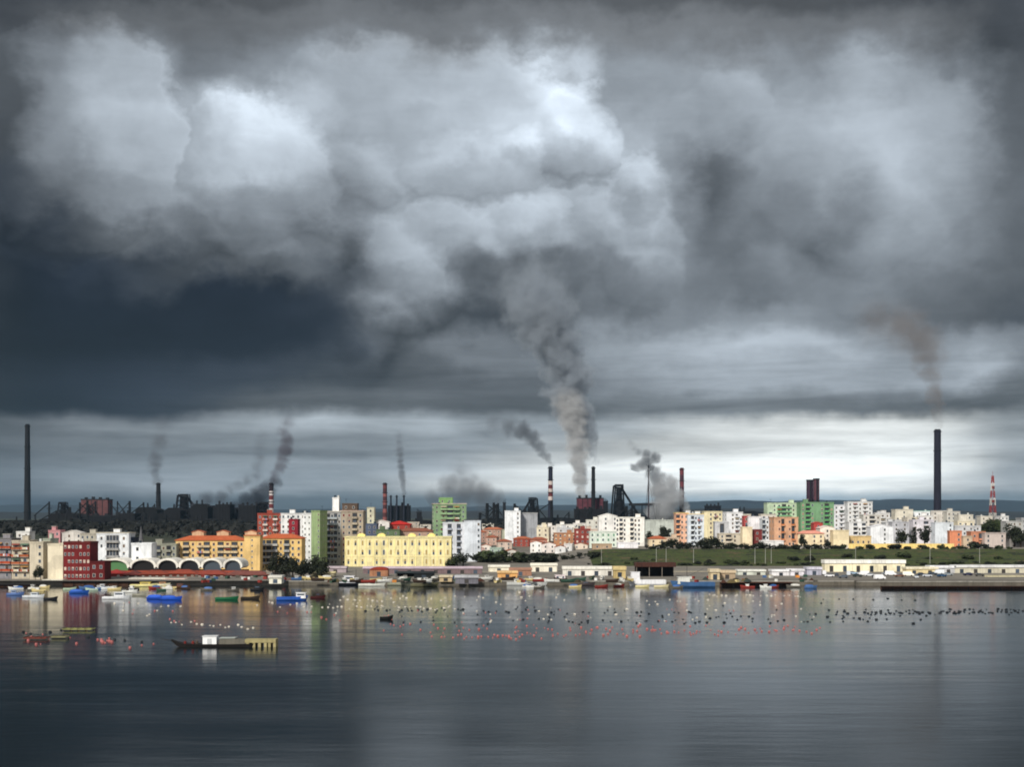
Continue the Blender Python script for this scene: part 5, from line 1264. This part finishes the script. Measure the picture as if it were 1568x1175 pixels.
# ------------------------------------------------------------------ parked vehicles by the bright white shed
def car_parts(kind):
    b = MB(); out = {}
    if kind == 'car':
        prof = [(-2.1, .35), (2.1, .35), (2.15, .75), (1.95, .95), (.95, 1.02), (-1.6, 1.05), (-2.1, .95)]
        cabp = [(-1.55, 1.04), (.92, 1.02), (.3, 1.45), (-1.15, 1.47)]
    else:
        prof = [(-2.5, .4), (2.5, .4), (2.55, .95), (2.3, 1.25), (1.7, 1.35), (-2.5, 1.35)]
        cabp = [(-2.48, 1.352), (1.68, 1.352), (1.2, 2.2), (-2.46, 2.25)]
    return prof, cabp
_vm = {}
def vehicle(kind, col, label, u, v, yaw, group):
    D = DW(v, 2.03); x = X(u, D)
    o = thing('parked_' + kind, label, kind, (x, D, 2.03), radians(yaw), group)
    key = (kind, col)
    if key not in _vm:
        prof, cabp = car_parts(kind); pm = mat(col, .35, .04, .5, .05)
        b = MB(); b.poly(prof, -.85, .85, pm); body = b.mesh('body')
        b = MB(); n = len(cabp); ins = .12
        vs = [(x_, -.84, z_) if z_ < 1.36 else (x_, -.7, z_) for x_, z_ in cabp] + [(x_, .84, z_) if z_ < 1.36 else (x_, .7, z_) for x_, z_ in cabp]
        b.add(vs, [(0, 1, 5, 4), (3, 7, 6, 2)], pm); b.add(vs, [(0, 3, 2, 1), (4, 5, 6, 7), (1, 2, 6, 5), (0, 4, 7, 3)], M_GLASS if kind == 'car' else pm); cab = b.mesh('cabin')
        w_ = MB(); w_.v = []; rr = .33
        b = MB(); b.bar((0, -.1, 0), (0, .1, 0), rr, M_BLACK, 12); wheel = b.mesh('wheel')
        _vm[key] = (body, cab, wheel)
    body, cab, wheel = _vm[key]
    part('body', body, o); part('cabin', cab, o)
    for sx in (-1.3, 1.35):
        for sy in (-.8, .8): part('wheel', wheel, o, (sx, sy, .34))
    return o
CARS = [(1262, 881, 'van', (236, 236, 240)), (1270, 884, 'car', (244, 244, 246)), (1281, 883, 'car', (70, 74, 84)), (1291, 886, 'car', (90, 96, 104)), (1299, 882, 'van', (214, 220, 228)), (1306, 880, 'car', (170, 196, 220)), (1313, 884, 'car', (60, 70, 66)), (1322, 882, 'van', (242, 242, 244)), (1331, 883, 'car', (226, 228, 232)), (1340, 885, 'car', (74, 78, 90)), (1347, 888, 'van', (248, 248, 250)), (1357, 881, 'car', (140, 144, 150)), (1364, 882, 'van', (240, 240, 242)), (1377, 884, 'car', (120, 84, 64)), (1391, 883, 'van', (248, 244, 230)), (1403, 886, 'car', (206, 210, 214)), (1411, 882, 'car', (52, 60, 74)), (1420, 884, 'car', (196, 200, 208)), (1428, 881, 'car', (62, 72, 84)), (1437, 880, 'van', (232, 236, 240)), (1442, 884, 'car', (42, 78, 112)), (1452, 882, 'car', (150, 156, 160)), (1482, 882, 'car', (40, 40, 70)), (1500, 883, 'car', (70, 68, 64))]
CN = {(236, 236, 240): 'white', (244, 244, 246): 'white', (70, 74, 84): 'dark grey', (90, 96, 104): 'grey', (214, 220, 228): 'pale silver', (170, 196, 220): 'pale blue', (60, 70, 66): 'dark green'}
def cname(c):
    r, g, b_ = c; mx, mn = max(c), min(c)
    if mn > 225: return 'white'
    if mx - mn < 26: return 'pale silver' if mn > 180 else ('grey' if mn > 84 else 'dark grey')
    if b_ == mx: return 'pale blue' if mx > 190 else 'dark blue'
    return 'brown' if r == mx else 'dark green'
names = [cname(c[3]) + ' ' + c[2] for c in CARS]
ORD = ['first', 'second', 'third', 'fourth', 'fifth', 'sixth', 'seventh', 'eighth']
for i, (u, v, kind, col) in enumerate(CARS):
    k = names[:i].count(names[i]); tot = names.count(names[i])
    lb = f'{names[i]} parked by the sheds on the right quay' + (f', {ORD[k]} such from the left' if tot > 1 else '')
    vehicle(kind, col, lb, u, v, RB.choice([0, 12, -15, 90, 80, 180]), 'vehicles parked on the right quay')

# hauled out boats, crates, net heaps and containers strewn along the quay
rq = random.Random(77)
PAL = [((226, 226, 220), 'white'), ((70, 104, 150), 'blue'), ((140, 52, 44), 'red'), ((96, 92, 84), 'grey'), ((214, 196, 140), 'cream'), ((54, 84, 70), 'green'), ((58, 44, 36), 'brown')]
for k in range(34):
    u = 452 + k * 15.6 + rq.uniform(-4, 4); v = rq.uniform(886, 892)
    c, n_ = rq.choice(PAL)
    boat(f'small {n_} boat hauled out in the row of beached boats along the quay', u, v, rq.uniform(4.2, 6.4), c, rq.choice([0, 15, -20, 70, 180, 110]), ((232, 230, 224), 0, 1.5, 1.0) if rq.random() < .4 else None, False, 'beached_boat', 'boat', 'boats hauled out along the quay', zz=2.45, cover=(206, 204, 196) if rq.random() < .25 else None)
for k in range(30):
    u = rq.choice([rq.uniform(5, 440), rq.uniform(5, 440), rq.uniform(1030, 1260), rq.uniform(700, 960)]); v = rq.uniform(901, 907) if u < 440 else rq.uniform(899, 901.5)
    c, n_ = rq.choice(PAL)
    boat(f'small {n_} open boat moored close under the quay wall', u, v, rq.uniform(3.8, 6.2), c, rq.uniform(-25, 25) + rq.choice([0, 180]), ((232, 230, 224), 0, 1.4, 1.0) if rq.random() < .35 else None, False, 'moored_boat', 'boat', f'small {n_} boats moored under the quay', cover=rq.choice([None, None, (206, 204, 196), (60, 100, 160)]))
def heap(u, v, col, w_, h_, label, group):
    D = DW(v, 2.03); x = X(u, D)
    b = MB(); n = 12; rings = []
    for j in range(6):
        f = j / 5; rr = w_ * (1 - f) ** .55
        rings.append([(max(.02, rr * (1 + .25 * mnoise.noise((q * .9, j * .7, u)))) * cos(2 * pi * q / n), max(.02, rr * .7) * sin(2 * pi * q / n), -.05 + h_ * f * (1 + .15 * mnoise.noise((q * .7, j, u + 3)))) for q in range(n)])
    b.loft(rings, mat(col, .95, .35, 1.5, .3))
    tag(part('net_heap', b.mesh('net_heap'), None, (x, D, 2.03)), label, 'net heap', group)
for k in range(22):
    c = rq.choice([(60, 54, 40), (74, 46, 36), (52, 62, 58), (96, 84, 56), (36, 36, 40)])
    heap(rq.choice([rq.uniform(455, 960), rq.uniform(1040, 1250)]), rq.uniform(888, 893), c, rq.uniform(1.0, 2.2), rq.uniform(.8, 1.6), 'dark heap of fishing nets lying on the quay edge', 'net heaps on the quay')
_cr = {}
for k in range(64):
    c, n_ = rq.choice(PAL[:6] + [((232, 150, 70), 'orange')]); 
    if n_ not in _cr:
        b = MB(); b.box(-.55, .55, -.4, .4, 0, .62, mat(c, .8)); body = b.mesh('body')
        b = MB()
        for z_ in (.16, .36, .56): b.box(-.56, .56, -.43, -.402, z_ - .03, z_ + .03, M_DARK)
        _cr[n_] = (body, b.mesh('slot'))
    u = rq.choice([rq.uniform(450, 960), rq.uniform(300, 440), rq.uniform(1040, 1260)]); D = DW(rq.uniform(884, 893), 2.03)
    o = thing('crate', f'{n_} fish crate left on the quay between boats and huts', 'crate', (X(u, D), D, 2.03), rq.uniform(0, 3), f'{n_} fish crates on the quay'); o.scale = (1.5, 1.5, 1.7)
    part('body', _cr[n_][0], o)

# lamp posts on the bank
for k, (u, vt, vb) in enumerate([(1062, 849, 872), (1156, 846, 866), (1172, 843, 868), (1181, 843, 868), (1241, 846, 866), (1310, 846, 862), (1424, 844, 862), (1500, 848, 866), (1020, 850, 866), (1005, 848, 866), (921, 850, 868)]):
    D = 786; x = X(u, D); h = 9.5
    o = thing('lamp_post', 'thin pale lamp post standing on the foot of the green bank', 'lamp post', (x, D, zg(x, D)), 0, 'lamp posts along the green bank')
    b = MB(); b.cyl(0, 0, -.4, h, .13, .08, mat((186, 186, 180), .6), 8); part('pole', b.mesh('pole'), o)
    b = MB(); b.bar((0, 0, h), (1.2, 0, h + .35), .06, mat((186, 186, 180), .6), 5); part('arm', b.mesh('arm'), o)
    b = MB(); b.box(1.1, 1.9, -.15, .15, h + .28, h + .42, M_FRAME); part('lamp_head', b.mesh('lamp_head'), o)

# ------------------------------------------------------------------ mussel floats
FM = {}
def float_mesh(col, kind):
    b = MB(); m = mat(col, .55, .15, 2.0, .2)
    n = 10; pr = [(.0, -.62), (.26, -.6), (.40, -.45), (.44, -.16), (.445, -.12), (.46, -.1), (.46, .1), (.445, .12), (.44, .16), (.40, .45), (.26, .6), (.0, .62)]
    if kind == 'drum': rings = [[(t_ * 1.05, .001 + r_ * cos(2 * pi * k / n), .12 + r_ * sin(2 * pi * k / n)) for k in range(n)] for r_, t_ in pr]
    else: rings = [[(max(r_, .001) * 1.25 * cos(2 * pi * k / n), max(r_, .001) * 1.25 * sin(2 * pi * k / n), .18 + t_ * .85) for k in range(n)] for r_, t_ in pr]
    b.loft(rings, m); return b.mesh('float')
KINDS = {
 'pale': (float_mesh((214, 206, 192), 'drum'), 'pale white mussel float bobbing in the rows below the town', 'pale mussel floats'),
 'dark': (float_mesh((24, 28, 34), 'drum'), 'dark blue black mussel float in the rows across the bay', 'dark mussel floats'),
 'red': (float_mesh((190, 112, 108), 'ball'), 'pink red round mussel float in the nearer rows', 'pink red mussel floats'),
}
FS = {'pale': .55, 'dark': .58, 'red': .44}
rf = random.Random(21)
nf_ = {'pale': 0, 'dark': 0, 'red': 0}
def mfloat(kind, u, v, s_=1.0):
    D = DW(v); me, lb, gr = KINDS[kind]
    o = part({'pale': 'pale_float', 'dark': 'dark_float', 'red': 'red_buoy'}[kind], me, None, (X(u, D), D, 0), rf.uniform(-.6, .6)); o.scale = (s_ * FS[kind],) * 3
    tag(o, lb, 'buoy' if kind == 'red' else 'float', gr); nf_[kind] += 1
def row(kind, u0, u1, v0, v1, step, jit=.8, keep=.85, s_=1.0):
    u = u0
    while u < u1:
        if rf.random() < keep: mfloat(kind, u + rf.gauss(0, 1) * step * .35, v0 + (v1 - v0) * (u - u0) / max(1, u1 - u0) + rf.gauss(0, jit * 1.35), s_ * rf.choice([rf.uniform(.6, .95), rf.uniform(.8, 1.3)]))
        u += step
row('pale', 1088, 1228, 912, 914, 8.5, .6, 1.0); row('pale', 1080, 1200, 922, 926, 13, 1.2)
row('pale', 520, 690, 921, 918, 7.5, 1.5); row('pale', 500, 700, 930, 932, 9, 1.2); row('pale', 396, 520, 926, 930, 12, 2)
row('pale', 262, 400, 954, 964, 8.2, 1.2, .95); row('pale', 150, 262, 936, 946, 10, 2.5, .7); row('pale', 700, 1080, 916, 924, 14, 3, .8); row('pale', 820, 1100, 938, 940, 17, 2.5, .7)
row('pale', 180, 300, 925, 930, 9, 2, .7)
row('dark', 560, 700, 934, 936, 8, 1.2); row('dark', 700, 1080, 936, 940, 12, 2.5); row('dark', 800, 1130, 951, 954, 13, 1.6)
row('dark', 1090, 1250, 944, 950, 11, 2.4); row('dark', 1240, 1330, 944, 946, 8, 1.8); row('dark', 1270, 1420, 936, 938, 8, 1.6); row('dark', 1320, 1568, 940, 938, 4.2, 1.0, .92); row('dark', 1260, 1430, 950, 950, 12, 2.2, .75)
row('dark', 1440, 1568, 935, 935, 6, .8, .8); row('dark', 20, 260, 968, 978, 17, 3.5, .7); row('dark', 1250, 1420, 920, 918, 15, 1.5, .7)
row('red', 598, 800, 958, 976, 7.5, 2.8, .85); row('red', 660, 800, 976, 977, 8, 1.0, .9); row('red', 780, 1260, 972, 966, 7.2, 2.6, .92); row('red', 790, 1220, 964, 962, 11, 2.4, .85)
row('red', 40, 75, 972, 980, 4, 3.5, .9, 1.1); row('red', 70, 260, 978, 984, 13, 4, .6); row('red', 150, 172, 981, 984, 3, 1.2, 1.0, 1.3); row('red', 430, 560, 940, 952, 10, 4, .7); row('red', 260, 300, 948, 952, 9, 2, .6); row('red', 190, 300, 930, 945, 14, 4, .6)
for k in range(60): row_ = mfloat('dark', rf.uniform(600, 1300), rf.uniform(928, 958), rf.uniform(.5, .9))
for k in range(70): mfloat('pale', rf.uniform(500, 1250), rf.uniform(908, 955), rf.uniform(.45, .85))
for k in range(40): mfloat('red', rf.uniform(560, 1280), rf.uniform(930, 975), rf.uniform(.5, .95))
print('FLOATS', nf_)
# yellow green mussel rafts at the left
def raft(label, u0, u1, v, col):
    D = DW(v); xa, xb = X(u0, D), X(u1, D); w = (xb - xa) / 2
    o = thing('mussel_raft', label, 'raft', ((xa + xb) / 2, D, 0)); m = mat(col, .9)
    for k in range(3):
        b = MB(); y = k * 1.6; b.bar((-w, y, .42), (w, y, .42), .14, m, 6); part('beam', b.mesh('beam'), o)
    for k in range(5):
        b = MB(); x = -w + 2 * w * k / 4; b.bar((x, -.3, .6), (x, 3.6, .6), .1, m, 6); part('crossbar', b.mesh('crossbar'), o)
    for k in range(4):
        b = MB(); x = -w * .8 + 1.6 * w * k / 3; b.bar((x - .7, 1.6, .05), (x + .7, 1.6, .05), .35, mat((60, 62, 60)), 10); part('drum', b.mesh('drum'), o)
raft('yellow green timber raft floating among the leftmost floats', 96, 140, 967, (146, 146, 92))
raft('rusty brown timber raft with heaped gear at the left', 36, 70, 981, (120, 66, 56))
raft('pale olive small raft above the leftmost dark floats', 78, 100, 979, (150, 146, 110))
# ------------------------------------------------------------------ smoke and steam: soft volumes built of overlapping puffs
def smoke(label, pts, D, dens, col, absorb=0.0, nscale=.03, thr=(.34, .62), name='smoke_plume', grow=1.0, step=.35):
    """pts: (photo column, photo row, radius in photo pixels) from the mouth upwards"""
    s = D / F
    pts = [(q + (1.0,))[:4] for q in pts]; fine = [pts[0]]
    for q in pts[1:]:                                   # puffs close enough to overlap into one ribbon
        a = fine[-1]; dist = hypot(q[0] - a[0], q[1] - a[1]); n = min(3, max(1, math.ceil(dist / (.75 * (a[2] + q[2])))))
        if len(pts) > 9: n = min(n, 2)
        fine += [tuple(a[i] + (q[i] - a[i]) * k / n for i in range(4)) for k in range(1, n + 1)]
    pts = fine
    P_ = [(X(u, D), D + r * s * .2, Z(v, D), r * s * grow) for u, v, r, _w in pts]
    ox, oy, oz, _ = P_[0]
    L = [(x - ox, y - oy, z - oz, r) for x, y, z, r in P_]
    n = 10; rings = []
    for k, (x, y, z, r) in enumerate(L):
        a = Vector(L[max(0, k - 1)][:3]); c = Vector(L[min(len(L) - 1, k + 1)][:3]); tdir = (c - a).normalized()
        e1 = Vector((0, 1, 0)); e2 = tdir.cross(e1).normalized(); ctr = Vector((x, y, z))
        if k == 0: ctr = ctr - tdir * r * .5
        if k == len(L) - 1: ctr = ctr + tdir * r * 1.5
        rings.append([tuple(ctr + e1 * (1.6 * r * cos(2 * pi * q / n)) + e2 * (1.6 * r * sin(2 * pi * q / n))) for q in range(n)])
    bm = bmesh.new()
    for rg in rings:
        for q in rg: bm.verts.new(q)
    hull = bmesh.ops.convex_hull(bm, input=bm.verts[:], use_existing_faces=False)
    bmesh.ops.delete(bm, geom=list({g for g in hull['geom_interior'] + hull['geom_unused'] if isinstance(g, bmesh.types.BMVert)}), context='VERTS')
    bmesh.ops.recalc_face_normals(bm, faces=bm.faces[:])
    dom = bpy.data.meshes.new(name); bm.to_mesh(dom); bm.free()
    m = bpy.data.materials.new('smoke'); m.use_nodes = True
    t = NT(m.node_tree)
    p = t.n('ShaderNodeTexCoord').outputs['Object']
    wv = t.noise(p, nscale * 1.3, 3.0, .55).outputs['Color']
    rm = max(q[3] for q in L)
    pw = t.v('ADD', p, t.v('SCALE', t.v('SUBTRACT', wv, (.5, .5, .5)), rm * 1.1))
    acc = None
    for k, (x, y, z, r) in enumerate(L):
        q = t.n('ShaderNodeMapping', {'vector_type': 'TEXTURE'}, i0=pw, i1=(x, y, z), i3=(r * 1.15,) * 3).outputs[0]
        g = t.n('ShaderNodeTexGradient', {'gradient_type': 'SPHERICAL'}, i0=q).outputs['Fac']
        wgt = pts[k][3] if len(pts[k]) > 3 else 1.0
        g = t.m('MULTIPLY', g, wgt)
        acc = g if acc is None else t.m('MAXIMUM', acc, g)
    nz = t.noise(p, nscale * 2.4, 4.0, .6).outputs['Fac']
    body = t.m('MULTIPLY', t.mr(acc, .02, .55, 0, 1, 'SMOOTHSTEP'), t.mr(t.m('ADD', nz, t.m('MULTIPLY', acc, .22)), thr[0], thr[1], .04, 1, 'SMOOTHSTEP'))
    d_ = t.m('MULTIPLY', body, dens * 3.4)
    pv = t.n('ShaderNodeVolumePrincipled', None, Color=(*col, 1), Density=d_, Anisotropy=0.0)
    t.n('ShaderNodeOutputMaterial', None, Volume=pv)
    try: m.cycles.volume_step_rate = step
    except Exception: pass
    dom.materials.append(m)
    o = part(name, dom, None, (ox, oy, oz))
    return tag(o, label, 'steam' if 'steam' in name else 'smoke')
smoke('tall billowing white grey steam column left of the plain black chimney', [(891, 768, 9, .8), (889, 752, 11, .9), (889, 735, 13), (888, 718, 15), (886, 700, 17), (884, 682, 18), (881, 664, 18), (878, 648, 20), (876, 632, 24, .9), (872, 616, 28, .6)], 2600, .030, (.96, .97, .985), name='steam_plume', nscale=.035)
smoke('thick dark grey smoke column climbing and widening into the cloud base', [(909, 712, 5), (907, 695, 8), (904, 678, 11), (898, 660, 15), (890, 642, 22), (880, 626, 28), (868, 606, 33), (874, 582, 35), (866, 558, 37), (852, 536, 38), (842, 514, 42, .95), (834, 492, 50, .75), (824, 470, 60, .5), (812, 446, 68, .28)], 2620, .020, (.60, .66, .74), nscale=.022, step=.3, thr=(.27, .58))
smoke('dark smoke ribbon drifting left from the black and white banded chimney', [(843, 714, 5), (838, 704, 7), (831, 694, 9), (824, 682, 11), (815, 670, 14, .9), (800, 660, 17, .8), (780, 654, 19, .5), (756, 650, 20, .3)], 2600, .02, (.30, .33, .38), nscale=.05, thr=(.26, .58))
smoke('dark curling smoke rising right from the short red and white chimney', [(416, 739, 6), (421, 727, 9), (428, 715, 11), (433, 702, 13, .7), (436, 690, 14), (438, 676, 14, .8), (433, 662, 14, .55), (440, 648, 16, .4)], 2400, .015, (.2, .17, .21), nscale=.045, thr=(.28, .58))
smoke('low black smoke bank over the furnace left of the short red and white chimney', [(340, 780, 12, .5), (358, 776, 15, .7), (376, 770, 18, .9), (394, 762, 20), (408, 752, 17), (420, 740, 13, .7)], 2460, .018, (.08, .09, .12), nscale=.04, thr=(.28, .6))
smoke('white steam cloud spreading beside the faded red banded chimney', [(1000, 788, 18, .8), (1016, 776, 24), (1026, 762, 23), (1012, 750, 21), (1028, 742, 15, .9), (1008, 734, 16, .9), (998, 722, 14, .9)], 2480, .026, (.9, .92, .95), name='steam_plume', nscale=.04, thr=(.28, .58))
smoke('grey windblown wisp at the top of the flare mast', [(996, 716, 8), (990, 708, 12), (982, 712, 10), (972, 718, 9, .8), (1002, 702, 11, .9), (978, 692, 9, .4), (966, 680, 9, .25)], 2450, .03, (.25, .27, .31), nscale=.06, thr=(.28, .6))
smoke('thin white steam licking out at the right foot of the faded red chimney', [(1052, 790, 8), (1050, 778, 8, .8), (1048, 766, 6, .6)], 2490, .03, (.92, .94, .96), name='steam_plume', nscale=.06)
smoke('faint brownish smoke rising straight from the tall thick chimney and spreading into the cloud', [(1435.5, 656, 6), (1435, 640, 9), (1434, 620, 12, .9), (1431, 597, 16, .8), (1427, 572, 21, .7), (1422, 546, 30, .7), (1412, 522, 38, .65), (1388, 502, 46, .45), (1350, 492, 50, .3)], 2640, .0066, (.42, .37, .35), nscale=.025, thr=(.16, .56))
smoke('thin dark wisp rising from the right thin flue of the boiler house', [(618.5, 757, 4), (617, 742, 5), (615, 724, 6.5), (613, 706, 7, .8), (612, 688, 8, .5), (611, 668, 9, .3)], 2395, .03, (.26, .28, .32), nscale=.05, thr=(.12, .45))
smoke('faint grey smoke smudge over the green roof storey', [(664, 764, 22, .5), (690, 746, 26, .7), (714, 752, 28, .8), (738, 756, 26, .8), (760, 766, 20, .6), (704, 724, 24, .4)], 2500, .0095, (.30, .32, .36), nscale=.03, thr=(.24, .6))
smoke('faint smoke veil left of the flared black chimney', [(240, 738, 9, .9), (236, 722, 12, .7), (238, 700, 15, .6), (244, 676, 18, .5), (250, 650, 20, .3)], 2500, .013, (.24, .26, .30), nscale=.04, thr=(.26, .6))
smoke('thin dark smoke veil over the long flat black hall', [(300, 778, 14, .7), (316, 766, 16, .7), (338, 764, 16, .6), (352, 750, 14, .4), (392, 730, 14, .4), (398, 700, 14, .35), (400, 670, 14, .25)], 2420, .014, (.16, .17, .2), nscale=.04, thr=(.26, .6))
